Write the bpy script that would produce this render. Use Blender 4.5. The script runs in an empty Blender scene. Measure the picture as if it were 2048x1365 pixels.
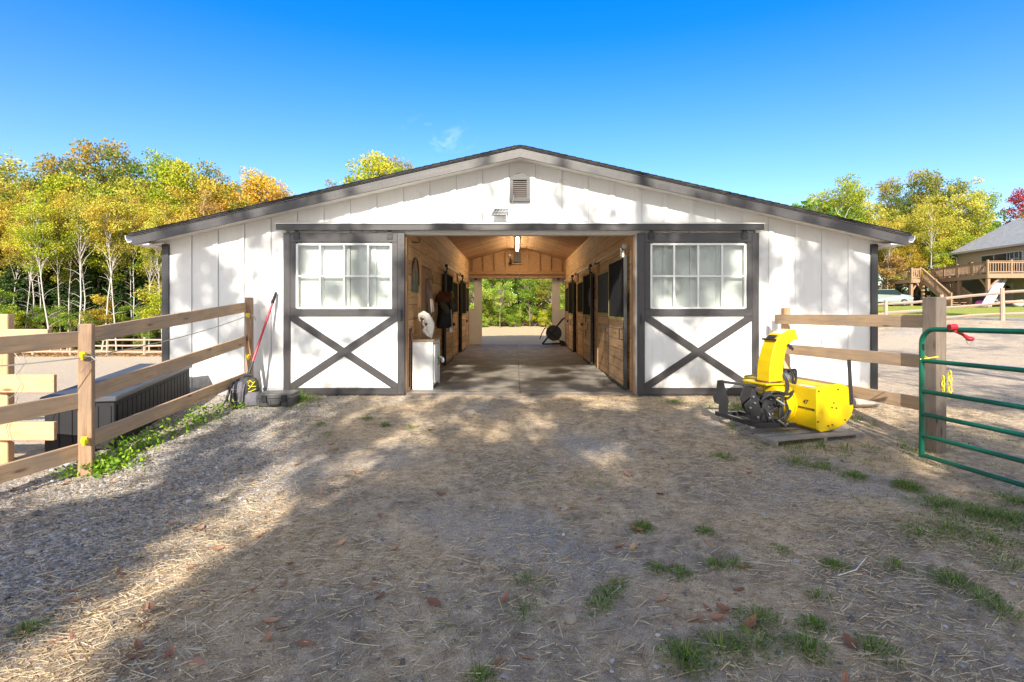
import bpy, math, random
import numpy as np
from mathutils import Vector, Matrix, noise
C = bpy.data.collections.new("yard"); bpy.context.scene.collection.children.link(C)
SC = bpy.context.scene
F, CX, CY, CAMX, CAMZ = 1040.0, 1030.0, 619.0, -0.075, 1.28
def at(px, py, Y):
    return Vector(((px-CX)*Y/F+CAMX, Y, CAMZ-(py-CY)*Y/F))
def sm(a, b, x):
    t = min(1, max(0, (x-a)/(b-a))); return t*t*(3-2*t)
def lerp_tab(tab, x):
    if x <= tab[0][0]: return tab[0][1]
    for (a, va), (b, vb) in zip(tab, tab[1:]):
        if x <= b: return va+(vb-va)*(x-a)/(b-a)
    return tab[-1][1]
ZC = [(-6,-.38),(0,-.36),(3,-.31),(5,-.23),(6.5,-.11),(7.8,-.035),(19.2,-.04),(24,.0),(33,.16),(60,.6),(120,3)]
ZL = [(-6,-.38),(0,-.36),(5,-.26),(7,-.32),(16,-.85),(35,-1.87),(60,-2.2),(120,-2)]
ZR = [(-6,-.36),(0,-.32),(5,-.22),(9,0),(21,.85),(41,1.45),(60,1.8),(120,3)]
def gz(x, y, rough=True):
    z = lerp_tab(ZC, y)
    if x < 0:
        w = sm(-4.6, -8.5, x) if x > -8.5 else 1
        w = sm(4.6, 8.5, -x); z = z*(1-w)+lerp_tab(ZL, y)*w
    else:
        w = sm(9, 20.5, x); w = max(w, .0); z = z*(1-w)+lerp_tab(ZR, y)*w
    if rough:
        k = .02 if y < 9 else .035
        z += noise.noise((x*.9, y*.9, 1.3))*k + noise.noise((x*3.7, y*3.7, 5.))*.012 + (noise.noise((x*8.5, y*8.5, 2.))*.009 if abs(x)<9 and y<9 else 0)
        if abs(x) < 6 and y > 7.6 and y < 19.3: z = min(z, -.035)
    return z
# ---------------------------------------------------------------- mesh builder
class MB:
    def __init__(s): s.v=[]; s.f=[]; s.ax=[]; s.off=[]
    def _add(s, vs, fs, ax=(0,0,1)):
        n=len(s.v); s.v += [Vector(p) for p in vs]
        o=random.random()*50
        for f in fs: s.f.append([i+n for i in f]); s.ax.append(Vector(ax)); s.off.append(o)
        return s
    def box(s, x0,y0,z0,x1,y1,z1, ax=None):
        if x0>x1: x0,x1=x1,x0
        if y0>y1: y0,y1=y1,y0
        if z0>z1: z0,z1=z1,z0
        vs=[(x0,y0,z0),(x1,y0,z0),(x1,y1,z0),(x0,y1,z0),(x0,y0,z1),(x1,y0,z1),(x1,y1,z1),(x0,y1,z1)]
        if ax is None:
            d=(x1-x0,y1-y0,z1-z0); k=d.index(max(d)); ax=[0,0,0]; ax[k]=1
        return s._add(vs,[(0,3,2,1),(4,5,6,7),(0,1,5,4),(1,2,6,5),(2,3,7,6),(3,0,4,7)],ax)
    def beam(s, p0, p1, w, h, up=(0,0,1)):
        p0=Vector(p0);p1=Vector(p1);d=(p1-p0).normalized();up=Vector(up)
        r=d.cross(up)
        if r.length<1e-4: r=d.cross(Vector((0,1,0)))
        r.normalize();u=r.cross(d).normalized()
        vs=[]
        for p in (p0,p1):
            for a,b in((-1,-1),(1,-1),(1,1),(-1,1)): vs.append(p+r*a*w/2+u*b*h/2)
        return s._add(vs,[(0,1,2,3),(7,6,5,4),(0,4,5,1),(1,5,6,2),(2,6,7,3),(3,7,4,0)],d)
    def tube(s, pts, r, n=8, cap=True, jit=0):
        pts=[Vector(p) for p in pts]
        rr=r if isinstance(r,(list,tuple)) else [r]*len(pts)
        vs=[];fs=[];prev=None
        for i,p in enumerate(pts):
            d=(pts[min(i+1,len(pts)-1)]-pts[max(i-1,0)])
            d = d.normalized() if d.length>1e-9 else Vector((0,0,1))
            if prev is None:
                a=d.cross(Vector((0,0,1)) if abs(d.z)<.9 else Vector((1,0,0))).normalized()
            else:
                a=(prev-d*prev.dot(d)); a=a.normalized() if a.length>1e-6 else d.orthogonal().normalized()
            prev=a;b=d.cross(a)
            for k in range(n):
                t=2*math.pi*k/n; q=1+(random.uniform(-jit,jit) if jit else 0)
                vs.append(p+(a*math.cos(t)+b*math.sin(t))*rr[i]*q)
        for i in range(len(pts)-1):
            for k in range(n):
                k2=(k+1)%n; fs.append((i*n+k,i*n+k2,(i+1)*n+k2,(i+1)*n+k))
        if cap:
            fs.append(tuple(range(n))[::-1]); fs.append(tuple((len(pts)-1)*n+k for k in range(n)))
        return s._add(vs,fs,(pts[-1]-pts[0]).normalized() if (pts[-1]-pts[0]).length>1e-6 else (0,0,1))
    def prism(s, outline, ext, ax=None):
        o=[Vector(p) for p in outline];e=Vector(ext);n=len(o)
        vs=o+[p+e for p in o]
        fs=[tuple(range(n))[::-1],tuple(range(n,2*n))]+[(i,(i+1)%n,n+(i+1)%n,n+i) for i in range(n)]
        return s._add(vs,fs,ax or e.normalized())
    def ell(s, c, r, n=12, m=8, rot=None, jit=0):
        c=Vector(c);vs=[];fs=[]
        for j in range(m+1):
            ph=math.pi*j/m
            for k in range(n):
                t=2*math.pi*k/n
                q=1+(random.uniform(-jit,jit) if jit else 0)
                p=Vector((r[0]*math.sin(ph)*math.cos(t)*q,r[1]*math.sin(ph)*math.sin(t)*q,r[2]*math.cos(ph)*q))
                if rot: p=rot@p
                vs.append(c+p)
        for j in range(m):
            for k in range(n):
                k2=(k+1)%n; fs.append((j*n+k,j*n+k2,(j+1)*n+k2,(j+1)*n+k))
        return s._add(vs,fs)
    def loft(s, rings, cap=True, ax=(0,0,1)):
        n=len(rings[0]);vs=[p for r in rings for p in r];fs=[]
        for i in range(len(rings)-1):
            for k in range(n):
                k2=(k+1)%n; fs.append((i*n+k,i*n+k2,(i+1)*n+k2,(i+1)*n+k))
        if cap: fs.append(tuple(range(n))[::-1]); fs.append(tuple((len(rings)-1)*n+k for k in range(n)))
        return s._add(vs,fs,ax)
    def face(s, pts, ax=(1,0,0)): return s._add(pts,[tuple(range(len(pts)))],ax)
    def build(s, name, mat, parent=None, smooth=False, bevel=0, loc=None, fix=True):
        me=bpy.data.meshes.new(name)
        org=Vector(loc) if loc is not None else Vector((0,0,0))
        me.from_pydata([tuple(p-org) for p in s.v],[],s.f)
        if fix:
            import bmesh
            bm=bmesh.new();bm.from_mesh(me);lay=bm.faces.layers.int.new('fi')
            for i,f in enumerate(bm.faces): f[lay]=i
            bmesh.ops.recalc_face_normals(bm,faces=bm.faces[:])
            uv=bm.loops.layers.uv.new('UVMap')
            for f in bm.faces:
                i=f[lay];ax=s.ax[i];nn=f.normal
                q=nn.cross(ax)
                if q.length<.2:
                    a2=nn.orthogonal().normalized();q=nn.cross(a2)
                else:
                    a2=ax;q.normalize()
                o=s.off[i]
                for l in f.loops:
                    p=l.vert.co+org; l[uv].uv=(p.dot(a2)+o,p.dot(q)+o*.37)
            bm.to_mesh(me);bm.free()
        me.materials.append(mat)
        if smooth:
            me.polygons.foreach_set('use_smooth',[True]*len(me.polygons))
        o=bpy.data.objects.new(name,me);C.objects.link(o)
        if loc is not None: o.location=org
        if parent is not None:
            o.parent=parent
            pl=parent.matrix_world_t if False else None
            o.location = (org - wl(parent)) if loc is not None else -wl(parent)
        if smooth=='auto':
            md=o.modifiers.new('e','EDGE_SPLIT'); md.split_angle=math.radians(38)
        if bevel:
            md=o.modifiers.new('b','BEVEL');md.width=bevel;md.segments=1;md.limit_method='ANGLE';md.angle_limit=.6
            md.harden_normals=False
        return o
def wl(o):
    v=Vector(o.location)
    while o.parent is not None: o=o.parent; v=v+Vector(o.location)
    return v
def tag(o,label=None,cat=None,group=None,kind=None):
    if label: o['label']=label
    if cat: o['category']=cat
    if group: o['group']=group
    if kind: o['kind']=kind
    return o
def empty(name,loc,label,cat,group=None):
    o=bpy.data.objects.new(name,None);o.empty_display_size=.2;C.objects.link(o);o.location=loc
    return tag(o,label,cat,group)
def np_mesh(name, V, faces4, mat, tint=None, parent=None, smooth=False):
    me=bpy.data.meshes.new(name);n=len(V);m=len(faces4);k=faces4.shape[1]
    me.vertices.add(n);me.vertices.foreach_set('co',V.astype(np.float32).ravel())
    me.loops.add(m*k);me.loops.foreach_set('vertex_index',faces4.astype(np.int32).ravel())
    me.polygons.add(m);me.polygons.foreach_set('loop_start',np.arange(0,m*k,k,dtype=np.int32))
    if tint is not None:
        a=me.attributes.new('tint','FLOAT','FACE');a.data.foreach_set('value',tint.astype(np.float32))
    me.update(calc_edges=True)
    if smooth: me.polygons.foreach_set('use_smooth',np.ones(m,dtype=bool))
    me.materials.append(mat)
    o=bpy.data.objects.new(name,me);C.objects.link(o)
    if parent is not None: o.parent=parent
    return o
# ---------------------------------------------------------------- materials
def newmat(name):
    m=bpy.data.materials.new(name);m.use_nodes=True;nt=m.node_tree
    b=nt.nodes['Principled BSDF'];return m,nt,b
def N(nt,t,**k):
    n=nt.nodes.new(t)
    for a,v in k.items(): setattr(n,a,v)
    return n
def coords(nt,kind='Object',scale=(1,1,1)):
    tc=N(nt,'ShaderNodeTexCoord');mp=N(nt,'ShaderNodeMapping');mp.inputs['Scale'].default_value=scale
    nt.links.new(tc.outputs[kind],mp.inputs['Vector']);return mp.outputs['Vector']
def ntex(nt,vec,scale,detail=4,rough=.6,dist=0):
    n=N(nt,'ShaderNodeTexNoise');n.inputs['Scale'].default_value=scale;n.inputs['Detail'].default_value=detail
    n.inputs['Roughness'].default_value=rough;n.inputs['Distortion'].default_value=dist
    nt.links.new(vec,n.inputs['Vector']);return n.outputs['Fac']
def ramp(nt,fac,stops):
    r=N(nt,'ShaderNodeValToRGB');e=r.color_ramp.elements
    while len(e)<len(stops): e.new(.5)
    for i,(p,c) in enumerate(stops):
        e[i].position=p;e[i].color=(*c,1) if len(c)==3 else c
    nt.links.new(fac,r.inputs['Fac']);return r.outputs['Color']
def mixc(nt,fac,a,b,mode='MIX'):
    n=N(nt,'ShaderNodeMix',data_type='RGBA',blend_type=mode)
    for i,v in ((0,fac),(6,a),(7,b)):
        if hasattr(v,'is_output') or isinstance(v,bpy.types.NodeSocket): nt.links.new(v,n.inputs[i])
        elif i==0: n.inputs[0].default_value=v
        else: n.inputs[i].default_value=(*v,1) if len(v)==3 else v
    return n.outputs[2]
def mth(nt,op,a,b=None,c=None):
    n=N(nt,'ShaderNodeMath',operation=op)
    for i,v in enumerate((a,b,c)):
        if v is None: continue
        if isinstance(v,bpy.types.NodeSocket): nt.links.new(v,n.inputs[i])
        else: n.inputs[i].default_value=v
    return n.outputs[0]
def bump(nt,b,h,strength=.3,dist=.01):
    n=N(nt,'ShaderNodeBump');n.inputs['Strength'].default_value=strength;n.inputs['Distance'].default_value=dist
    nt.links.new(h,n.inputs['Height']);nt.links.new(n.outputs['Normal'],b.inputs['Normal'])
def paint(name,col,rough=.5,var=.12,scale=6,bs=.1,bscale=60,metal=0,stretch=(1,1,1),spec=.5,dirt=None):
    m,nt,b=newmat(name);v=coords(nt,'Object',stretch)
    n1=ntex(nt,v,scale,5,.6)
    lo=tuple(c*(1-var) for c in col);hi=tuple(min(1,c*(1+var)) for c in col)
    col_o=ramp(nt,n1,[(.3,lo),(.7,hi)])
    if dirt:
        n3=ntex(nt,v,scale*.37+1.3,6,.7);f=ramp(nt,n3,[(dirt[1],(0,0,0)),(dirt[1]+.15,(1,1,1))])
        col_o=mixc(nt,f,col_o,dirt[0])
    if dirt and 'white' in name and 'cabinet' not in name:
        sx_=N(nt,'ShaderNodeSeparateXYZ');nt.links.new(coords(nt,'Object'),sx_.inputs[0])
        nz=ntex(nt,coords(nt,'Object',(7,1,2.2)),2.2,6,.7)
        hgt=mth(nt,'SUBTRACT',1.0,mth(nt,'DIVIDE',sx_.outputs['Z'],.55));f_=mth(nt,'MULTIPLY',hgt,nz)
        f_=ramp(nt,f_,[(.24,(0,0,0)),(.58,(1,1,1))]);col_o=mixc(nt,mth(nt,'MULTIPLY',f_,.8),col_o,(.36,.28,.20))
        st_=ntex(nt,coords(nt,'Object',(22,1,.7)),1.5,4,.6);col_o=mixc(nt,mth(nt,'MULTIPLY',ramp(nt,st_,[(.52,(0,0,0)),(.75,(1,1,1))]),.20),col_o,(.50,.48,.44))
    nt.links.new(col_o,b.inputs['Base Color']);b.inputs['Roughness'].default_value=rough
    b.inputs['Metallic'].default_value=metal;b.inputs['Specular IOR Level'].default_value=spec
    if bs: bump(nt,b,ntex(nt,v,bscale,3),bs,.004)
    return m
def wood(name,base,dark,rough=.7,knots=True,grain=1,weather=None):
    m,nt,b=newmat(name);v=coords(nt,'UV',(1.1,16,1))
    g=ntex(nt,v,2.2*grain,6,.62,.6);v2=coords(nt,'UV',(.5,3,1));g2=ntex(nt,v2,1.4,3,.5)
    c=ramp(nt,g,[(.28,dark),(.5,base),(.75,tuple(min(1,x*1.16) for x in base))])
    c=mixc(nt,mth(nt,'MULTIPLY',g2,.45),c,tuple(x*.72 for x in base))
    if knots:
        vo=N(nt,'ShaderNodeTexVoronoi');vo.inputs['Scale'].default_value=1
        vk=coords(nt,'UV',(2.3,9,1));nt.links.new(vk,vo.inputs['Vector'])
        k=ramp(nt,vo.outputs['Distance'],[(.07,(1,1,1)),(.13,(.35,.35,.35)),(.2,(0,0,0))])
        c=mixc(nt,k,c,tuple(x*.45 for x in dark))
    if weather:
        n=ntex(nt,coords(nt,'Object'),2.5,5,.6);f=ramp(nt,n,[(.42,(0,0,0)),(.62,(1,1,1))])
        c=mixc(nt,mth(nt,'MULTIPLY',f,.75),c,weather)
    nt.links.new(c,b.inputs['Base Color']);b.inputs['Roughness'].default_value=rough
    b.inputs['Specular IOR Level'].default_value=.3
    bump(nt,b,g,.25,.004);return m
def planks(name,base,dark,rowh,width,uvs=(1,1),mortar=.004,mcol=(.05,.03,.018)):
    m,nt,b=newmat(name);v=coords(nt,'UV')
    br=N(nt,'ShaderNodeTexBrick');br.offset=.37;br.inputs['Scale'].default_value=1
    br.inputs['Brick Width'].default_value=width;br.inputs['Row Height'].default_value=rowh
    br.inputs['Mortar Size'].default_value=mortar;br.inputs['Mortar Smooth'].default_value=.3
    br.inputs['Color1'].default_value=(*base,1);br.inputs['Color2'].default_value=(*[x*.68 for x in base],1)
    br.inputs['Mortar'].default_value=(*mcol,1);nt.links.new(v,br.inputs['Vector'])
    sv=coords(nt,'UV',(.8,13,1));g=ntex(nt,sv,2.2,6,.6,.8)
    gr=ramp(nt,g,[(.25,(.5,.4,.32)),(.55,(1,1,1)),(.8,(1.0,.93,.85))])
    c=mixc(nt,.85,br.outputs['Color'],gr,'MULTIPLY')
    vo=N(nt,'ShaderNodeTexVoronoi');vo.inputs['Scale'].default_value=1
    nt.links.new(coords(nt,'UV',(2.0,6,1)),vo.inputs['Vector'])
    k=ramp(nt,vo.outputs['Distance'],[(.05,(1,1,1)),(.09,(.4,.4,.4)),(.14,(0,0,0))])
    c=mixc(nt,k,c,dark)
    nt.links.new(c,b.inputs['Base Color']);b.inputs['Roughness'].default_value=.65
    b.inputs['Specular IOR Level'].default_value=.3
    h=mixc(nt,.15,mth(nt,'SUBTRACT',1,br.outputs['Fac']),g);bump(nt,b,h,.5,.006);return m
def leafmat(name,stops,trans=.35):
    m,nt,b=newmat(name)
    a=N(nt,'ShaderNodeAttribute',attribute_name='tint')
    oi=N(nt,'ShaderNodeObjectInfo')
    f=mth(nt,'ADD',a.outputs['Fac'],mth(nt,'MULTIPLY',mth(nt,'SUBTRACT',oi.outputs['Random'],.5),.18))
    c=ramp(nt,f,stops)
    nt.links.new(c,b.inputs['Base Color']);b.inputs['Roughness'].default_value=.55;b.inputs['Specular IOR Level'].default_value=.35
    tr=N(nt,'ShaderNodeBsdfTranslucent');nt.links.new(c,tr.inputs['Color'])
    mx=N(nt,'ShaderNodeMixShader');mx.inputs[0].default_value=trans
    nt.links.new(b.outputs[0],mx.inputs[1]);nt.links.new(tr.outputs[0],mx.inputs[2])
    nt.links.new(mx.outputs[0],nt.nodes['Material Output'].inputs['Surface']);return m
M={}
M['white']=paint('white_board_paint',(.74,.74,.73),.55,.04,3,.12,90,dirt=((.62,.60,.56),.62))
M['white2']=paint('white_door_paint',(.76,.76,.745),.5,.03,4,.08,90,dirt=((.66,.63,.58),.63))
M['soffit']=paint('soffit_paint',(.72,.70,.66),.6,.04,3)
M['skirt']=paint('grey_skirt',(.30,.31,.33),.6,.1,5)
def sawn(name,col,hi):
    m,nt,b=newmat(name)
    v=coords(nt,'UV',(90,3,1));g=ntex(nt,v,1,4,.7);v2=coords(nt,'UV',(2,30,1));g2=ntex(nt,v2,1,4,.6)
    c=mixc(nt,g2,tuple(x*.75 for x in col),hi);sp=ntex(nt,coords(nt,'Object'),70,2,.8)
    f=ramp(nt,sp,[(.68,(0,0,0)),(.74,(1,1,1))]);c=mixc(nt,mth(nt,'MULTIPLY',f,.35),c,(.35,.33,.33))
    nt.links.new(c,b.inputs['Base Color']);b.inputs['Roughness'].default_value=.42;b.inputs['Specular IOR Level'].default_value=.6
    bump(nt,b,mth(nt,'ADD',g,mth(nt,'MULTIPLY',g2,.5)),.55,.004);return m
M['trim']=sawn('charcoal_sawn_trim',(.027,.025,.028),(.06,.055,.058))
M['cornertrim']=sawn('corner_trim_paint',(.018,.018,.021),(.036,.036,.04))
M['black']=paint('black_paint_metal',(.022,.022,.025),.4,.2,8,.05)
M['bars']=paint('black_bars',(.022,.022,.024),.55,.1,8,.03,spec=.2)
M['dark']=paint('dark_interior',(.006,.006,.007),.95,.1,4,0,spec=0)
M['galv']=paint('galvanised_steel',(.55,.56,.57),.35,.08,12,.05,metal=.9)
M['gutter']=paint('white_gutter',(.50,.50,.51),.4,.03,4,0)
M['rail']=wood('fence_board_wood',(.50,.34,.21),(.27,.165,.095),weather=(.33,.25,.185))
M['railnew']=wood('fresh_lumber',(.62,.40,.22),(.43,.25,.12))
M['post']=wood('fence_post_wood',(.40,.25,.15),(.17,.10,.06),weather=(.22,.17,.13))
M['postgrey']=wood('weathered_post_wood',(.20,.155,.12),(.075,.055,.042),weather=(.115,.10,.09))
M['splitrail']=wood('split_rail_wood',(.46,.34,.25),(.26,.18,.13),knots=False,weather=(.34,.29,.25))
M['aislewall']=planks('aisle_pine_planks',(.74,.47,.24),(.16,.07,.03),.235,2.1)
M['stallwood']=planks('stall_door_planks',(.76,.50,.28),(.18,.08,.03),.165,3.0,mcol=(.09,.05,.025))
M['ceilwood']=planks('ceiling_planks',(.74,.47,.27),(.12,.055,.025),.14,1.9,mortar=.005)
M['beamwood']=wood('header_beam_wood',(.42,.25,.14),(.25,.14,.075))
M['osb']=paint('sheathing_board',(.42,.25,.13),.8,.35,28,.2,40)
M['studwood']=wood('stud_wood',(.46,.29,.16),(.30,.18,.10),knots=False)
M['olive']=wood('treated_trim_strip',(.42,.36,.13),(.28,.24,.08),knots=False)
M['mat']=paint('rubber_floor_mats',(.17,.16,.15),.6,.3,3.5,.3,80,dirt=((.32,.275,.22),.48))
M['shingle']=None
def shingle(name,c1,c2):
    m,nt,b=newmat(name);v=coords(nt,'UV')
    br=N(nt,'ShaderNodeTexBrick');br.offset=.5;br.inputs['Scale'].default_value=1
    br.inputs['Brick Width'].default_value=.3;br.inputs['Row Height'].default_value=.14;br.inputs['Mortar Size'].default_value=.006
    br.inputs['Color1'].default_value=(*c1,1);br.inputs['Color2'].default_value=(*c2,1);br.inputs['Mortar'].default_value=(c1[0]*.4,c1[1]*.4,c1[2]*.4,1)
    nt.links.new(v,br.inputs['Vector']);n=ntex(nt,v,60,3);c=mixc(nt,.5,br.outputs['Color'],ramp(nt,n,[(.3,(.5,.5,.5)),(.7,(1,1,1))]),'MULTIPLY')
    nt.links.new(c,b.inputs['Base Color']);b.inputs['Roughness'].default_value=.9;bump(nt,b,mth(nt,'SUBTRACT',1,br.outputs['Fac']),.5,.006);return m
M['shingle']=shingle('black_shingles',(.02,.02,.022),(.04,.04,.043))
M['shinglegrey']=shingle('grey_shingles',(.36,.37,.39),(.26,.27,.30))
def glass(name,tint=(.955,.975,.965),alpha=.22,rough=.04):
    m,nt,b=newmat(name);tr=N(nt,'ShaderNodeBsdfTransparent');tr.inputs['Color'].default_value=(*tint,1)
    gl=N(nt,'ShaderNodeBsdfGlossy');gl.inputs['Roughness'].default_value=rough
    fr=N(nt,'ShaderNodeFresnel');fr.inputs['IOR'].default_value=1.45
    mx=N(nt,'ShaderNodeMixShader');nt.links.new(fr.outputs[0],mx.inputs[0])
    nt.links.new(tr.outputs[0],mx.inputs[1]);nt.links.new(gl.outputs[0],mx.inputs[2])
    nt.links.new(mx.outputs[0],nt.nodes['Material Output'].inputs['Surface']);return m
M['glass']=glass('window_glass')
M['darkglass']=paint('dark_house_glass',(.02,.035,.045),.05,.1,2,0)
M['yellow']=paint('yellow_enamel',(.62,.43,.004),.35,.12,5,.03,30,spec=.5,dirt=((.42,.30,.03),.60))
M['plasticyellow']=paint('yellow_insulator_plastic',(.85,.68,.01),.45,.05,9,0)
M['greengate']=paint('green_gate_enamel',(.004,.105,.062),.28,.12,6,.03,dirt=((.02,.13,.08),.64))
M['boxgrey']=paint('grey_storage_plastic',(.022,.022,.025),.65,.12,7,.1,spec=.25)
M['boxlid']=paint('storage_lid_plastic',(.065,.07,.085),.5,.08,5,.08)
M['pack']=paint('black_pack_fabric',(.035,.035,.04),.75,.3,20,.4,160)
M['packgrey']=paint('grey_pack_fabric',(.11,.105,.125),.75,.2,20,.4,160)
M['packgreen']=paint('olive_pack_fabric',(.045,.042,.02),.8,.3,14,.3,120)
M['case']=paint('black_hard_plastic',(.055,.055,.06),.45,.15,9,.15,120)
M['red']=paint('red_fibreglass',(.50,.025,.05),.35,.1,8,.02)
M['redpaint']=paint('red_handle_plastic',(.45,.02,.03),.35,.1,8,.02)
M['bone']=paint('bleached_bone',(.80,.76,.68),.55,.12,18,.4,50,dirt=((.50,.38,.26),.6))
M['cabwood']=wood('cabinet_top_wood',(.42,.30,.20),(.26,.18,.11),knots=False)
M['cabwhite']=paint('white_cabinet_paint',(.80,.80,.78),.45,.03,5,.03)
M['leather']=paint('brown_leather',(.10,.035,.018),.4,.3,10,.2)
M['blanket']=paint('dark_saddle_blanket',(.018,.018,.022),.8,.3,12,.3)
M['blanketg']=paint('grey_green_blanket',(.06,.065,.045),.85,.2,12,.3)
M['bark2']=paint('driftwood_grey',(.20,.15,.12),.85,.35,9,.6,30,stretch=(1,1,.3))
M['plaque']=paint('faded_green_plaque',(.13,.17,.13),.6,.3,7,.1)
M['greenplastic']=paint('green_plastic',(.13,.55,.03),.4,.1,8,0)
M['whiteplastic']=paint('white_plastic',(.75,.76,.82),.4,.1,20,0)
M['palletwood']=wood('pallet_wood',(.34,.30,.27),(.15,.125,.11),weather=(.22,.215,.22))
M['stone']=paint('grey_field_stone',(.33,.29,.25),.85,.25,14,.5,30)
M['concrete']=paint('concrete_edge',(.34,.32,.29),.85,.15,7,.3,50)
M['tape']=paint('electric_tape',(.42,.41,.33),.7,.1,20,0)
M['wire']=paint('grey_wire',(.25,.24,.26),.5,.1,20,0,metal=.3)
M['siding']=None
def siding(name,col):
    m,nt,b=newmat(name);v=coords(nt,'Object');sx=N(nt,'ShaderNodeSeparateXYZ');nt.links.new(v,sx.inputs[0])
    fr=mth(nt,'FRACT',mth(nt,'MULTIPLY',sx.outputs['Z'],6.5));c=ramp(nt,fr,[(0,tuple(x*.5 for x in col)),(.14,col),(1,tuple(x*1.05 for x in col))])
    nt.links.new(c,b.inputs['Base Color']);b.inputs['Roughness'].default_value=.6;bump(nt,b,fr,.4,.02);return m
M['siding']=siding('tan_lap_siding',(.40,.35,.31))
M['deckwood']=wood('deck_wood',(.36,.23,.15),(.22,.13,.085),knots=False)
M['carblue']=paint('car_paint_silver',(.30,.36,.37),.25,.05,3,0,metal=.2)
M['tyre']=paint('tyre_rubber',(.02,.02,.02),.8,.1,9,.1)
M['slide']=paint('blue_grey_plastic',(.30,.38,.60),.4,.1,5,0)
M['pink']=paint('pink_plastic',(.65,.10,.32),.4,.1,5,0)
M['solar']=paint('solar_cells',(.06,.065,.075),.2,.2,30,0)
M['louver']=paint('vent_louver_brown',(.13,.10,.085),.55,.08,9,.1)
def barkm(name,a,bb,th,scl=(1,1,3)):
    m,nt,b=newmat(name);n=ntex(nt,coords(nt,'Object',scl),5,5,.7)
    c=ramp(nt,n,[(th-.08,bb),(th,a)]);nt.links.new(c,b.inputs['Base Color']);b.inputs['Roughness'].default_value=.85
    bump(nt,b,n,.4,.02);return m
M['birch']=barkm('birch_bark',(.46,.43,.40),(.10,.085,.075),.40)
M['bark']=barkm('brown_bark',(.22,.17,.135),(.09,.07,.055),.5,(1,1,.4))
L={}
L['gold']=leafmat('gold_leaves',[(.05,(.13,.11,.012)),(.42,(.40,.30,.02)),(.9,(.66,.50,.07))])
L['yellow']=leafmat('yellow_leaves',[(.05,(.11,.14,.014)),(.42,(.36,.36,.03)),(.9,(.64,.58,.09))])
L['lime']=leafmat('lime_leaves',[(.1,(.12,.20,.012)),(.5,(.36,.44,.02)),(.9,(.56,.52,.04))])
L['olive']=leafmat('olive_leaves',[(.1,(.07,.11,.012)),(.5,(.18,.24,.03)),(.85,(.34,.32,.05)),(1,(.42,.26,.04))])
L['orange']=leafmat('orange_leaves',[(.1,(.34,.15,.012)),(.5,(.58,.31,.02)),(.9,(.66,.46,.05))])
L['green']=leafmat('green_leaves',[(.1,(.045,.10,.012)),(.5,(.16,.28,.025)),(.9,(.34,.42,.04))])
L['bright']=leafmat('bright_green_leaves',[(.05,(.12,.22,.015)),(.5,(.30,.46,.05)),(.85,(.48,.56,.10)),(.98,(.60,.50,.10))])
L['dark']=leafmat('dark_conifer_needles',[(.1,(.014,.034,.010)),(.6,(.05,.10,.016)),(.95,(.11,.19,.02))],.15)
L['red']=leafmat('red_leaves',[(.1,(.20,.01,.015)),(.5,(.42,.025,.04)),(.9,(.55,.08,.05))])
L['rust']=leafmat('rust_leaves',[(.1,(.20,.10,.03)),(.5,(.42,.25,.08)),(.9,(.52,.38,.12))])
L['shade']=leafmat('oak_leaves',[(.1,(.05,.09,.01)),(.6,(.14,.2,.02)),(.9,(.3,.28,.03))],.2)
L['weed']=leafmat('weed_leaves',[(.1,(.09,.20,.01)),(.5,(.22,.42,.02)),(.9,(.38,.50,.05))])
L['grass']=leafmat('grass_blades',[(.05,(.06,.13,.015)),(.5,(.13,.25,.03)),(.8,(.26,.34,.06)),(.97,(.42,.34,.18))],.3)
L['straw']=leafmat('straw_stalks',[(.1,(.22,.15,.08)),(.5,(.46,.34,.20)),(.9,(.72,.59,.39))],.1)
L['shaving']=leafmat('wood_shavings',[(.1,(.34,.20,.09)),(.5,(.60,.40,.20)),(.9,(.74,.56,.33))],.1)
L['chip']=leafmat('gravel_stone',[(.1,(.15,.135,.12)),(.5,(.29,.27,.25)),(.85,(.48,.46,.44)),(.98,(.64,.62,.60))],0)
L['fallen']=leafmat('fallen_leaf',[(.1,(.20,.09,.05)),(.5,(.42,.21,.125)),(.8,(.54,.31,.19)),(.97,(.58,.42,.14))],.1)
# ---------------------------------------------------------------- camera, sun, sky
cam=bpy.data.cameras.new('camera');co=bpy.data.objects.new('camera',cam);C.objects.link(co)
co.location=(CAMX,0,CAMZ);co.rotation_euler=(math.radians(90),0,0)
cam.sensor_width=36;cam.lens=36*F/2048;cam.shift_x=-6/2048;cam.shift_y=-63.5/2048;cam.clip_start=.05;cam.clip_end=2000
SC.camera=co
SUND=Vector((.078,1,-.6)).normalized()
sl=bpy.data.lights.new('sun','SUN');sl.energy=4.9;sl.angle=math.radians(.45);sl.color=(1,.92,.79)
so=bpy.data.objects.new('sun',sl);C.objects.link(so);so.rotation_euler=SUND.to_track_quat('-Z','Y').to_euler();so.location=(-2,-20,14)
W=bpy.data.worlds.new('World');SC.world=W;W.use_nodes=True;nt=W.node_tree
bg=nt.nodes['Background'];sky=N(nt,'ShaderNodeTexSky');sky.sky_type='NISHITA';sky.sun_disc=False
sky.sun_elevation=math.asin(-SUND.z);sky.sun_rotation=math.radians(184.5);sky.air_density=1.0;sky.dust_density=.2;sky.ozone_density=2.2
hs=N(nt,'ShaderNodeHueSaturation');hs.inputs['Hue'].default_value=.509
_tc=N(nt,'ShaderNodeTexCoord');_sx=N(nt,'ShaderNodeSeparateXYZ');nt.links.new(_tc.outputs['Generated'],_sx.inputs[0])
_mr=N(nt,'ShaderNodeMapRange');_mr.interpolation_type='SMOOTHSTEP'
for _i,_v in ((1,-.25),(2,.45),(3,.30),(4,1.47)): _mr.inputs[_i].default_value=_v
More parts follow.
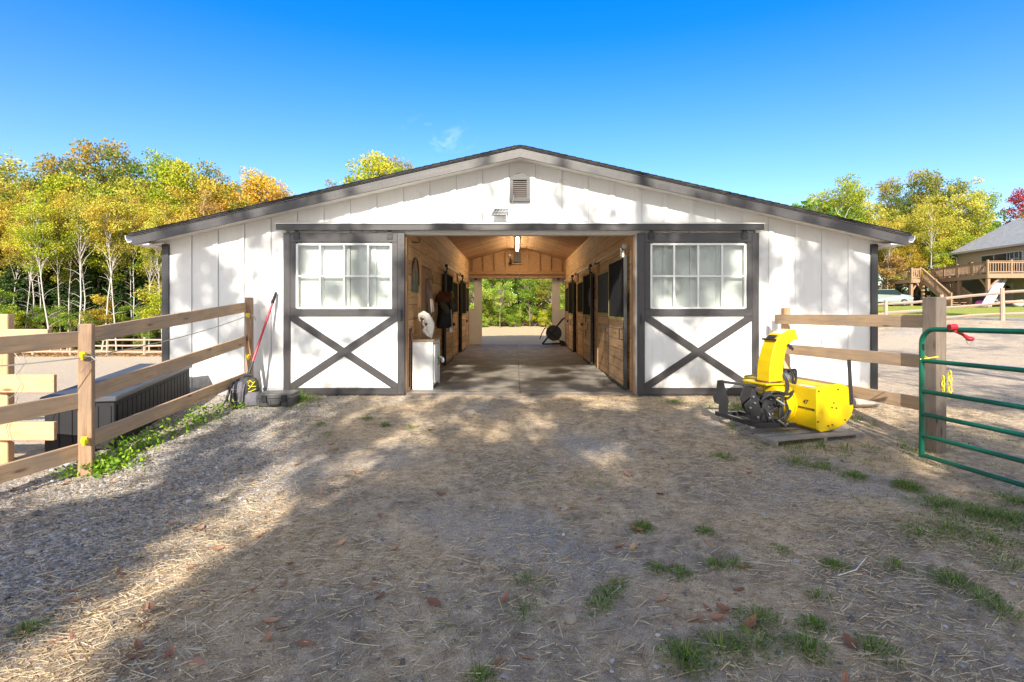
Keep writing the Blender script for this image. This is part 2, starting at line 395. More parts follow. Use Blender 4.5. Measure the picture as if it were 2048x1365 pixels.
nt.links.new(_sx.outputs['Y'],_mr.inputs[0])
_m2=N(nt,'ShaderNodeMapRange')
for _i,_v in ((1,.04),(2,.46),(3,.80),(4,1.0)): _m2.inputs[_i].default_value=_v
nt.links.new(_sx.outputs['Z'],_m2.inputs[0]);nt.links.new(mth(nt,'MULTIPLY',_mr.outputs[0],_m2.outputs[0]),hs.inputs['Saturation'])
_m3=N(nt,'ShaderNodeMapRange')
for _i,_v in ((1,.05),(2,.55),(3,1.04),(4,1.30)): _m3.inputs[_i].default_value=_v
nt.links.new(_sx.outputs['Z'],_m3.inputs[0]);nt.links.new(_m3.outputs[0],hs.inputs['Value'])
nt.links.new(sky.outputs[0],hs.inputs['Color'])
# faint wisp of cloud low over the roof
tc=N(nt,'ShaderNodeTexCoord');mp=N(nt,'ShaderNodeMapping');mp.inputs['Scale'].default_value=(1,1,1.6)
nt.links.new(tc.outputs['Generated'],mp.inputs['Vector']);nn=ntex(nt,mp.outputs[0],14,7,.62,.7)
cdir=Vector((-.150,1,.333)).normalized()
dv=N(nt,'ShaderNodeVectorMath',operation='SUBTRACT');nt.links.new(tc.outputs['Generated'],dv.inputs[0]);dv.inputs[1].default_value=cdir
rm=N(nt,'ShaderNodeMapping',vector_type='POINT');rm.inputs['Rotation'].default_value=(0,math.radians(32),0);rm.inputs['Scale'].default_value=(13,13,26)
nt.links.new(dv.outputs[0],rm.inputs[0]);ln=N(nt,'ShaderNodeVectorMath',operation='LENGTH');nt.links.new(rm.outputs[0],ln.inputs[0])
fall=ramp(nt,ln.outputs['Value'],[(.15,(1,1,1)),(1,(0,0,0))])
cl=mth(nt,'MULTIPLY',fall,ramp(nt,nn,[(.47,(0,0,0)),(.75,(1,1,1))]))
cc=mixc(nt,mth(nt,'MULTIPLY',cl,.62),hs.outputs[0],(6.5,7,7.6))
nt.links.new(cc,bg.inputs['Color']);bg.inputs['Strength'].default_value=.118
SC.view_settings.view_transform='Standard';SC.view_settings.look='None';SC.view_settings.exposure=.96;SC.view_settings.gamma=1
# ---------------------------------------------------------------- ground
random.seed(3)
def axis(a,b,step,far,grow):
    l=list(np.arange(a,b,step));d=step;x=l[-1]
    while x<far: d*=grow;x+=d;l.append(x)
    x=a;d=step;pre=[]
    while x>-far: d*=grow;x-=d;pre.append(x)
    return pre[::-1]+l
xs=axis(-7,7,.085,450,1.12);ys=axis(1.2,9,.075,600,1.1)
ys=[y for y in ys if y>-60]
V=np.array([(x,y,gz(x,y)) for y in ys for x in xs])
nx=len(xs);Fq=[]
I=np.arange(len(ys)-1)[:,None]*nx+np.arange(nx-1)[None,:];I=I.ravel()
Fq=np.stack([I,I+1,I+nx+1,I+nx],1)
gm,nt,b=newmat('yard_ground')
def zone(fn): return np.array([fn(x,y) for y in ys for x in xs],dtype=np.float32)
def z_gravel(x,y):
    n=noise.noise((x*.6,y*.35,2))*.9
    a=sm(-1.9,-2.9,x+n*.6) if False else sm(1.9,2.9,-x+n*.6)
    return a*(1 if y<9 else max(0,1-(y-9)/1.5))*(1-sm(4.2,5.0,-x))
def z_arena(x,y):
    l=sm(4.7,5.6,-x); r=sm(4.9,6.6,x+noise.noise((x*.5,y*.5,8))*1.2+ (y-6)*.1)
    return max(l if y<37 else 0, r if y<19 else 0)*1.0
def z_lawn(x,y):
    f=26+ (x-14)*-.55
    return sm(0,3,y-max(15.5,f))*sm(8,13,x) if x>0 else 0
def z_litter(x,y):
    return sm(33.5,35.5,y)*sm(6,9,-x)
def z_hay(x,y): return sm(19,19.4,y)*(1-sm(5,9,abs(x)))*(1-sm(33,36,y))
gob=np_mesh('ground',V,Fq,gm,smooth=True)
tag(gob,kind='structure')
for nm,fn in(('gravel',z_gravel),('arena',z_arena),('lawn',z_lawn),('litter',z_litter),('hay',z_hay)):
    a=gob.data.attributes.new(nm,'FLOAT','POINT');a.data.foreach_set('value',zone(fn))
def A(nm): return N(nt,'ShaderNodeAttribute',attribute_name=nm).outputs['Fac']
v=coords(nt,'Object')
n1=ntex(nt,v,1.1,8,.65);n2=ntex(nt,v,9,8,.75);n3=ntex(nt,v,55,6,.8);n4=ntex(nt,v,.5,3,.5)
soil=ramp(nt,n2,[(.33,(.165,.13,.098)),(.5,(.31,.255,.195)),(.66,(.48,.40,.31))])
tan=ramp(nt,n2,[(.33,(.28,.20,.125)),(.5,(.48,.36,.235)),(.68,(.66,.52,.36))])
mx=mixc(nt,ramp(nt,n1,[(.42,(0,0,0)),(.58,(1,1,1))]),soil,tan)
grey=ramp(nt,n3,[(.35,(.15,.145,.14)),(.5,(.28,.275,.27)),(.68,(.50,.49,.48))])
mx=mixc(nt,mth(nt,'MULTIPLY',ramp(nt,n4,[(.5,(0,0,0)),(.62,(1,1,1))]),.75),mx,grey)
vo=N(nt,'ShaderNodeTexVoronoi');vo.inputs['Scale'].default_value=58;nt.links.new(v,vo.inputs['Vector'])
sc_=N(nt,'ShaderNodeSeparateColor');nt.links.new(vo.outputs['Color'],sc_.inputs[0])
stones=ramp(nt,sc_.outputs[0],[(0,(.17,.155,.14)),(.5,(.31,.285,.26)),(1,(.52,.49,.46))])
mx=mixc(nt,mth(nt,'MULTIPLY',A('gravel'),.85),mx,stones)
sand=ramp(nt,n2,[(.3,(.36,.285,.21)),(.7,(.52,.43,.33))])
mx=mixc(nt,A('arena'),mx,sand)
hay=ramp(nt,n3,[(.35,(.33,.22,.12)),(.7,(.62,.47,.30))]);mx=mixc(nt,A('hay'),mx,hay)
lawn=ramp(nt,n2,[(.3,(.12,.16,.03)),(.5,(.24,.27,.05)),(.72,(.40,.34,.13))]);mx=mixc(nt,A('lawn'),mx,lawn)
lit=ramp(nt,n2,[(.32,(.16,.10,.055)),(.5,(.42,.27,.17)),(.62,(.55,.38,.26)),(.75,(.22,.28,.03))]);mx=mixc(nt,A('litter'),mx,lit)
for _r in (.5,-.35,1.3):
    _mp=N(nt,'ShaderNodeMapping');_mp.inputs['Rotation'].default_value=(0,0,_r);_mp.inputs['Scale'].default_value=(9,110,30);nt.links.new(v,_mp.inputs['Vector'])
    _st=ramp(nt,ntex(nt,_mp.outputs[0],1,3,.55,.3),[(.60,(0,0,0)),(.68,(1,1,1))])
    _pt=ramp(nt,ntex(nt,v,1.7+_r,4,.6),[(.42,(0,0,0)),(.60,(1,1,1))])
    _ok=mth(nt,'MULTIPLY',mth(nt,'MULTIPLY',_st,_pt),mth(nt,'SUBTRACT',.62,mth(nt,'MULTIPLY',mth(nt,'MAXIMUM',A('arena'),mth(nt,'MAXIMUM',A('lawn'),A('litter'))),.62)))
    mx=mixc(nt,_ok,mx,(.56,.45,.31))
fine=ramp(nt,ntex(nt,v,170,3,.8),[(.35,(.46,.46,.46)),(.65,(2.3,2.3,2.3))]);mx=mixc(nt,.7,mx,fine,'MULTIPLY')
nt.links.new(mx,b.inputs['Base Color']);b.inputs['Roughness'].default_value=.95;b.inputs['Specular IOR Level'].default_value=.15
hh=mth(nt,'ADD',mth(nt,'MULTIPLY',n2,1.6),mth(nt,'ADD',mth(nt,'MULTIPLY',n3,.7),mth(nt,'MULTIPLY',mth(nt,'MULTIPLY',vo.outputs['Distance'],A('gravel')),-.8)))
bump(nt,b,hh,.8,.035)
rng=np.random.default_rng(5)
def frames(n,tilt=1.0,r=rng):
    """random orthonormal pairs; tilt 0 = lying flat"""
    nrm=r.normal(size=(n,3))*tilt;nrm[:,2]+=(1-tilt)*1.0+.0001;nrm/=np.linalg.norm(nrm,axis=1)[:,None]
    a=r.normal(size=(n,3));a-=nrm*(a*nrm).sum(1)[:,None];a/=np.linalg.norm(a,axis=1)[:,None]
    return a,np.cross(nrm,a),nrm
def leaf_quads(P,sa,sb,tilt=1.0,r=rng,lift=0):
    n=len(P);a,bb,nn=frames(n,tilt,r);sa=np.broadcast_to(sa,(n,))[:,None];sb=np.broadcast_to(sb,(n,))[:,None]
    P=P+np.array([0,0,lift]);V=np.stack([P-a*sa,P+bb*sb-a*sa*.1,P+a*sa,P-bb*sb-a*sa*.1],1).reshape(-1,3)
    return V,np.arange(4*n).reshape(n,4)
def yardpts(n,dens=None,y0=1.8,y1=8.0,r=rng,xl=-9,xr=9,power=1.4):
    out=[]
    while len(out)<n:
        y=y0+(y1-y0)*(r.random()**power);x=r.uniform(xl,xr)
        if abs(x)>y*1.06+.4: continue
        if dens is not None and r.random()>dens(x,y): continue
        out.append((x,y,gz(x,y)))
    return np.array(out)
# straw
def d_straw(x,y):
    if x<-4.3: return 0
    n=noise.noise((x*.7+4,y*.7,3))
    a=sm(-.12,.3,n)
    c=math.exp(-((x+2.1-.25*(3-y)*.2)/.5)**2)*(1 if y<4 else .4)
    return min(1,.26+a*.7+c*.6)*(1-.55*sm(2.6,3.2,-x))
P=yardpts(42000,d_straw,r=rng)
n=len(P);ang=rng.normal(.35,.9,n);ln_=rng.gamma(1.6,.013,n)+.006;w=rng.uniform(.0007,.0019,n)
dx=np.stack([np.cos(ang),np.sin(ang),rng.normal(0,.12,n)],1);sd=np.stack([-np.sin(ang),np.cos(ang),np.zeros(n)],1)
up=np.array([0,0,1.]);P[:,2]+=.004+rng.random(n)*.008
Vs=np.stack([P-dx*ln_[:,None]-sd*w[:,None],P-dx*ln_[:,None]+sd*w[:,None]+up*.0015,P+dx*ln_[:,None]+sd*w[:,None]+up*.0015,P+dx*ln_[:,None]-sd*w[:,None]],1).reshape(-1,3)
o=np_mesh('straw_litter',Vs,np.arange(4*n).reshape(n,4),L['straw'],tint=rng.random(n));tag(o,'scattered dry straw and hay stalks over the dirt yard','straw',kind='stuff')
# shavings, pale and short, in a strip down the left of the drive and along the sill
def d_shave(x,y):
    c=math.exp(-((x+2.25+.10*(y-3))/.42)**2)*(1 if y<5.2 else .5);e=sm(6.6,7.7,y)*.5*(1 if abs(x)<4 else .3)
    return min(1,c+e+.12*sm(.1,.4,noise.noise((x,y,9)))+.05)
P=yardpts(19000,d_shave,y0=1.8,xl=-4.3,xr=5);P[:,2]+=.004
Vs,Fs=leaf_quads(P,rng.uniform(.003,.010,len(P)),rng.uniform(.0015,.0055,len(P)),.4)
o=np_mesh('wood_shavings',Vs,Fs,L['shaving'],tint=rng.random(len(P)));tag(o,'pale wood shavings trodden into the drive','wood shavings',kind='stuff')
# gravel chips
def d_chip(x,y): return max(z_gravel(x,y)*1.0*(1-.6*math.exp(-((x+2.3)/.4)**2)),.045)
P=yardpts(24000,d_chip,xl=-5,xr=8)
n=len(P);s=rng.gamma(1.7,.0032,n)+.0035
base=np.array([(1,0,-.1),(.3,.9,-.1),(-.8,.55,-.1),(-.75,-.6,-.1),(.4,-.85,-.1),(0.05,0.05,.62)])
V=[];a,bb,nn=frames(n,.25)
jit=1+rng.normal(0,.18,(n,6,1));loc=base[None]*jit*s[:,None,None]
V=(P[:,None,:]+loc[...,0:1]*a[:,None]+loc[...,1:2]*bb[:,None]+loc[...,2:3]*nn[:,None]).reshape(-1,3)
f0=np.array([(i,(i+1)%5,5) for i in range(5)]);Fs=(np.arange(n)[:,None,None]*6+f0[None]).reshape(-1,3)
o=np_mesh('gravel',V,Fs,L['chip'],tint=np.repeat(rng.random(n)**1.4,5));tag(o,'loose grey stone chips on the drive','gravel',kind='stuff')
# fallen leaves: individuals
_n=[0]
def leafmesh(name,s,curl):
    mb=MB();k=9;rows=[]
    for i in range(k):
        t=i/(k-1);wd=math.sin(math.pi*min(1,t*.95+.03))**.8*.42*(1+.12*math.sin(i*2.4));x=(t-.5)*2
        z=curl*(x*x)*.35
        rows.append([Vector((x*s,-wd*s,z*s+wd*curl*s*.5)),Vector((x*s,0,z*s)),Vector((x*s,wd*s,z*s+wd*curl*s*.5))])
    for i in range(k-1):
        for j in range(2): mb.face([rows[i][j],rows[i+1][j],rows[i+1][j+1],rows[i][j+1]])
    mb.tube([(-s,0,curl*.35*s),(-s*1.35,0.05*s,curl*.5*s)],.0012,4)
    o=mb.build(name,L['fallen'],fix=False);a=o.data.attributes.new('tint','FLOAT','FACE')
    a.data.foreach_set('value',[.18+.2*(_n[0]%4)]*len(o.data.polygons));_n[0]+=1;return o
lm=[leafmesh('fallen_leaf',.036,c) for c in(.5,1.1,-.4,.9,.3,1.4,.7)]
meshes=[x.data for x in lm]
for x in lm: bpy.data.objects.remove(x)
r2=random.Random(8)
spots=[(410,1190),(150,1205),(250,1160),(1325,1200),(1415,1215),(1240,1095),(1400,1240),(1700,1290),(1430,1240),(1380,1240),(1130,1030),(965,1140),(1275,1060),(665,905),(670,900),(800,1010),(700,1000),(640,985),(760,1035),(860,860),(435,1100),(240,1150),(275,1305),(145,1280),(520,1075),(345,980),(225,970),(500,965),(620,995),(385,1140),(45,1270),(290,1225),(1790,1045),(1500,1255),(1915,985),(560,985),(715,945),(900,900),(530,915),(590,1045),(1010,1205),(1200,1000),(1320,990),(1690,1370),(170,1010),(640,1050),(1480,1180)]
spots+=[(r2.uniform(0,1500),r2.uniform(850,1340)) for _ in range(60)]
def onground(px,py):
    lo,hi=1.2,40
    for _ in range(40):
        m=(lo+hi)/2;p=at(px,py,m)
        if p.z<gz(p.x,m,False): lo,hi=lo,m
        else: lo=m
    return at(px,py,(lo+hi)/2)
for i,(px,py) in enumerate(spots):
    p=onground(px,py);o=bpy.data.objects.new('fallen_leaf',meshes[i%7]);C.objects.link(o)
    o.location=(p.x,p.y,gz(p.x,p.y)+.008);o.rotation_euler=(r2.uniform(-.35,.35),r2.uniform(-.35,.35),r2.uniform(0,6.3));s=r2.uniform(.7,1.4);o.scale=(s,s*r2.uniform(.8,1.3),s)
    tag(o,'dry curled brown leaf fallen on the dirt and gravel yard','leaf','fallen leaves scattered over the yard')
# grass tufts
def tuft(P,h,nb,spread,r,out,tn):
    for _ in range(nb):
        a=r.uniform(0,2*math.pi);d=spread*1.35*r.random()**.8;bx,by=P[0]+math.cos(a)*d,P[1]+math.sin(a)*d;z=gz(bx,by)-.004
        hh=h*r.uniform(.25,1.0)*(1.15-.7*d/spread);ln=hh*r.uniform(.3,1.6)+.006;a2=a+r.normal(0,.7);w=.0016*r.uniform(.6,1.4)*(1+h*4)
        t=r.random()
        sx,sy=-math.sin(a2)*w,math.cos(a2)*w
        q=[(bx-sx,by-sy,z),(bx+sx,by+sy,z)];m=(bx+math.cos(a2)*ln*.45,by+math.sin(a2)*ln*.45,z+hh*.75)
        e=(bx+math.cos(a2)*ln*1.1,by+math.sin(a2)*ln*1.1,z+hh*(.95 if ln<hh*.6 else .6))
        out+=[q[0],q[1],(m[0]+sx*.7,m[1]+sy*.7,m[2]),(m[0]-sx*.7,m[1]-sy*.7,m[2])]
        out+=[(m[0]-sx*.7,m[1]-sy*.7,m[2]),(m[0]+sx*.7,m[1]+sy*.7,m[2]),(e[0]+sx*.1,e[1]+sy*.1,e[2]),(e[0]-sx*.1,e[1]-sy*.1,e[2])]
        tn+=[t,t]
out=[];tn=[];gr=np.random.default_rng(11)
gs=[(1285,1055,.06,90,.07),(1410,1065,.05,60,.05),(1445,915,.06,80,.10),(1360,1150,.05,60,.07),(1430,1130,.05,60,.06),(1370,1320,.07,110,.10),(1440,1300,.06,90,.10),(1590,925,.05,120,.16),(1650,935,.05,100,.14),(1710,955,.06,110,.10),(1815,975,.08,140,.10),(1880,1010,.06,200,.22),(1960,1030,.06,240,.25),(2020,1040,.06,220,.2),(1900,1060,.05,200,.25),(1840,1070,.05,140,.2),(1980,1080,.05,160,.25),(2030,1005,.06,140,.2),(1670,1130,.05,70,.06),(1900,1160,.06,100,.1),(1960,1190,.05,70,.1),(1520,1240,.06,80,.1),(1510,1290,.06,90,.12),(1615,1300,.07,70,.08),(1630,1250,.05,80,.07),(1750,1300,.05,80,.1),(960,1355,.05,50,.05),(1060,1165,.05,60,.12),(1050,1225,.05,40,.1),(1200,1215,.05,50,.07),(60,1265,.05,60,.07),(600,800,.10,260,.22),(590,795,.16,60,.15),(735,838,.05,70,.08),(770,850,.06,60,.06),(820,855,.05,50,.08),(1350,805,.05,140,.22),(1370,790,.12,50,.06),(1480,820,.10,120,.25),(1215,1190,.05,60,.06),(1315,1140,.04,60,.06),(1240,1170,.04,40,.05),(1470,1130,.04,60,.08),(1640,1190,.04,50,.06),(1790,1130,.04,70,.1),(1560,1100,.04,40,.06),(640,850,.05,60,.08),(660,870,.04,60,.1),(2020,1130,.05,90,.15),(2000,1220,.05,60,.1)]
for px,py,h,nb,spd in gs:
    p=onground(px,py);tuft((p.x,p.y),h*1.25,int(nb*3.4),spd,gr,out,tn)
# longer grass round the blower and pallet, and by the fence
for _ in range(46):
    x=gr.uniform(2.5,4.3);y=gr.uniform(5.35,7.2)
    if 3.05<x<3.85 and 5.55<y<7: continue
    tuft((x,y),gr.uniform(.07,.17),26,.07,gr,out,tn)
for _ in range(26): tuft((gr.uniform(2.55,3.3),gr.uniform(5.5,5.8)),gr.uniform(.07,.15),16,.07,gr,out,tn)
for _ in range(60): tuft((gr.uniform(2.7,4.6),gr.uniform(4.9,5.6)),gr.uniform(.03,.08),18,.08,gr,out,tn)
for _ in range(45):
    t=gr.random();tuft((-4.0+gr.normal(0,.12)+(.25 if gr.random()<.3 else 0),4.9+2.9*t),gr.uniform(.05,.13),16,.08,gr,out,tn)
for _ in range(50): tuft((gr.uniform(-4.0,-2.9),gr.uniform(7.0,7.75)),gr.uniform(.04,.12),18,.08,gr,out,tn)
for _ in range(60): tuft((gr.uniform(3.0,5.4),gr.uniform(7.55,7.9)),gr.uniform(.04,.10),14,.08,gr,out,tn)
_k=0
while _k<420:
    x=gr.uniform(-.6,7.5);y=gr.uniform(2,6.6)
    if noise.noise((x*.8,y*.8,21))+.35*sm(1,4.5,x)<gr.uniform(.12,.5): continue
    if 2.7<x<3.9 and y>5.3: continue
    _k+=1;tuft((x,y),gr.uniform(.015,.05),int(gr.uniform(12,44)),gr.uniform(.04,.12),gr,out,tn)
Vg=np.array(out);o=np_mesh('grass_tufts',Vg,np.arange(len(Vg)).reshape(-1,4),L['grass'],tint=np.array(tn));tag(o,'thin green grass tufts growing through the dirt yard','grass',kind='stuff')
# broadleaf weeds under the left fence
P=[];
for _ in range(120):
    t=gr.random()
    if t<.5: cx,cy=-4.0+gr.normal(0,.13),4.72+gr.random()*.35
    else: cx,cy=-3.98+gr.normal(0,.10)-.05,5.0+gr.random()*2.2
    h=gr.uniform(.04,.22)*(1 if t>.5 else .7)
    for _ in range(14): P.append((cx+gr.normal(0,.05),cy+gr.normal(0,.05),gz(cx,cy)+gr.random()*h))
P=np.array(P);Vs,Fs=leaf_quads(P,gr.uniform(.012,.034,len(P)),gr.uniform(.007,.015,len(P)),.6,gr)
o=np_mesh('weeds',Vs,Fs,L['weed'],tint=gr.random(len(P)));tag(o,'bright green broadleaf weeds along the foot of the rail fence','weeds',kind='stuff')
# single stones and a pale twig
def rock(px,py,s,label,mat=None,flat=.6):
    p=onground(px,py);mb=MB();mb.ell((p.x,p.y,gz(p.x,p.y)+s*flat*.45),(s,s*.8,s*flat),10,7,jit=.10)
    o=mb.build('stone',mat or M['stone'],loc=(p.x,p.y,gz(p.x,p.y)),smooth='auto');tag(o,label,'stone')
rock(1141,1245,.034,'small tan stone alone on the dark dirt in front',flat=.95)
rock(66,1108,.05,'flat grey stone lying among the gravel near the corner',flat=.35)
rock(1485,1243,.016,'little rounded pebble beside dry leaves')
p0,p1,p2=onground(1676,1152),onground(1712,1140),onground(1733,1117)
mb=MB();mb.tube([(p.x,p.y,gz(p.x,p.y)+.012) for p in(p0,p1,p2)],[.003,.004,.002],5);tag(mb.build('twig',M['bone']),'pale curved twig lying on the bare dirt','twig')
# ---------------------------------------------------------------- barn
random.seed(12)
YF,YB=8.0,18.8
SL=.2273;HW=5.48;ZR_=3.565
def roofz(x,zc=ZR_): return zc-abs(x)*SL
barn=empty('horse_barn',(0,YF,0),'white board-and-batten horse barn with charcoal trim and an open centre aisle','barn')
OPX=1.765;OPZ=2.445
def P3(x,z,y): return (x,y,z)
# front wall with opening
def gable(y0,th,ox0,ox1,oz,name,mat,parent):
    mb=MB();d=(0,th,0)
    for s in(-1,1):
        xe=HW*s;xo=ox1 if s>0 else ox0
        mb.prism([(xe,y0,-.12),(xo,y0,-.12),(xo,y0,roofz(xo)),(xe,y0,roofz(xe))],d,(0,0,1))
    mb.prism([(ox0,y0,oz),(ox1,y0,oz),(ox1,y0,roofz(ox1)),(0,y0,roofz(0)),(ox0,y0,roofz(ox0))],d,(0,0,1))
    return mb
wmb=gable(YF,.10,-OPX,OPX,OPZ,'wall',M['white'],barn)
for k in range(-14,14):
    x=(k+.5)*.4064
    if abs(x)>HW-.12: continue
    zb=OPZ+.19 if abs(x)<OPX+.02 else .02
    wmb.prism([(x-.034,YF-.018,zb),(x+.034,YF-.018,zb),(x+.034,YF-.018,roofz(x+.034)-.002),(x-.034,YF-.018,roofz(x-.034)-.002)],(0,.02,0),(0,0,1))
wmb.build('front_wall',M['white'],barn)
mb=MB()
for k in range(-14,14):      # thin grey strip, colour standing in for the groove's shadow beside each batten
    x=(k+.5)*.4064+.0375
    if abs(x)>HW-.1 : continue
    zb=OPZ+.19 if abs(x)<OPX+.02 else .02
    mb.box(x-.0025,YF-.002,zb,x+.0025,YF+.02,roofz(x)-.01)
mb.build('joint_shadow',M['skirt'],barn)
mb=MB()
for s in(-1,1):
    mb.box(s*HW,YF+.1,-.9 if s<0 else -.3,s*(HW-.1),YB+.0,roofz(HW)-.01,(0,0,1))
    for k in range(26):
        y=YF+.3+k*.4064; mb.box(s*HW,y-.03,-.1,s*(HW+.018),y+.03,roofz(HW)-.015)
mb.build('side_wall',M['white'],barn)
mb=MB();mb.box(-HW-.005,YF-.006,-.9,-HW+2.0,YF+.06,-.121);mb.box(-HW,YF+.02,-.35,HW,YF+.09,-.122);mb.build('foundation',M['concrete'],barn)
mb=MB();mb.box(-HW+.1,YF-.026,-.10,-3.56,YF-.001,.075);mb.build('skirt_board',M['skirt'],barn)
mb=MB();mb.box(3.6,YF-.024,-.10,HW-.1,YF-.001,.02);mb.build('skirt_board',M['skirt'],barn)
for s in(-1,1):
    mb=MB();mb.box(s*(HW+.004),YF-.035,-.14,s*(HW-.092),YF-.0,roofz(HW)-.04,(0,0,1));mb.box(s*(HW+.004),YF,-.14,s*(HW+.03),YF+.09,roofz(HW)-.04,(0,0,1))
    mb.build('corner_trim',M['cornertrim'],barn)
# roof
EX=5.74;YO=YF-.32
def rz(x): return 3.70-abs(x)*SL
mb=MB()
for s in(-1,1):
    o=[(0,YO-.03,3.70),(s*(EX+.02),YO-.03,rz(EX+.02)),(s*(EX+.02),YO-.03,rz(EX+.02)-.028),(0,YO-.03,3.70-.028)]
    mb.prism(o,(0,YB+.35-YO,0),(0,1,0))
    for r_ in range(48):     # shingle courses: slightly lifted butts
        x=EX-r_*.12-.0
        if x<.1: break
        for q in range(1): mb.prism([(s*x,YO-.038,rz(x)+.001),(s*(x-.13),YO-.038,rz(x-.13)+.001),(s*(x-.13),YO-.038,rz(x-.13)+.004),(s*x,YO-.038,rz(x)+.012)],(0,YB+.36-YO,0),(0,1,0))
mb.build('roof',M['shingle'],barn)
mb=MB()
for s in(-1,1):
    mb.prism([(0,YO+.03,3.672),(s*EX,YO+.03,rz(EX)-.028),(s*EX,YO+.03,ZR_-EX*SL),(0,YO+.03,ZR_)],(0,YB+.3-YO-.03,0),(0,1,0))
mb.build('soffit',M['soffit'],barn)
for s in(-1,1):
    mb=MB();mb.prism([(0,YO,3.672),(s*EX,YO,rz(EX)-.028),(s*EX,YO,3.528-EX*SL),(0,YO,3.528)],(0,.029,0),(s*1,0,-SL))
    mb.build('rake_board',M['trim'],barn)
mb=MB()
for s in(-1,1): mb.prism([(0,YO-.008,3.678),(s*EX,YO-.008,rz(EX)-.022),(s*EX,YO-.008,rz(EX)-.034),(0,YO-.008,3.666)],(0,.0075,0),(1,0,0))
mb.build('drip_edge',M['gutter'],barn)
for s in(-1,1):     # boxed eave return and gutter
    mb=MB();mb.box(s*EX-.0*s,YO+.03,2.235,s*(HW+.02),YF+.02,2.262);mb.box(s*(EX-.001),YO+.029,2.232,s*(EX-.022),YB+.2,2.36);mb.build('eave_return',M['soffit'],barn)
    mb=MB();pr=[(0,2.375),(0,2.29),(.03,2.268),(.075,2.268),(.11,2.33),(.11,2.375),(.098,2.375),(.098,2.335),(.07,2.282),(.035,2.282),(.012,2.297),(.012,2.375)]
    mb.prism([(s*(EX+.003+a),YO+.02,z) for a,z in pr],(0,YB-YF+.5,0),(0,1,0))
    mb.build('gutter',M['gutter'],barn)
# track cover
mb=MB();mb.box(-3.675,YF-.17,2.475,3.675,YF-.145,2.575,(1,0,0));mb.build('track_cover',M['trim'],barn)
mb=MB();mb.prism([(-3.69,YF-.185,2.577),(-3.69,YF-.001,2.62),(-3.69,YF-.001,2.606),(-3.69,YF-.185,2.566)],(7.38,0,0),(1,0,0));mb.box(-3.66,YF-.144,2.53,3.66,YF-.001,2.56)
mb.box(-3.60,YF-.05,2.36,-3.575,YF-.001,2.53);mb.box(3.62,YF-.05,2.36,3.595,YF-.001,2.53)
mb.build('track_flashing',M['soffit'],barn)
mb=MB();mb.box(-3.6,YF-.13,2.478,3.6,YF-.09,2.52,(1,0,0));mb.build('door_track',M['galv'],barn)
mb=MB();mb.box(-OPX-.02,YF-.02,2.425,OPX+.02,YF+.14,2.444,(1,0,0));mb.build('opening_header',M['soffit'],barn)
for s in(-1,1):
    mb=MB();mb.box(s*(OPX),YF-.022,-.05,s*(OPX-.022),YF+.13,2.424,(0,0,1));mb.build('opening_jamb',M['beamwood'],barn)
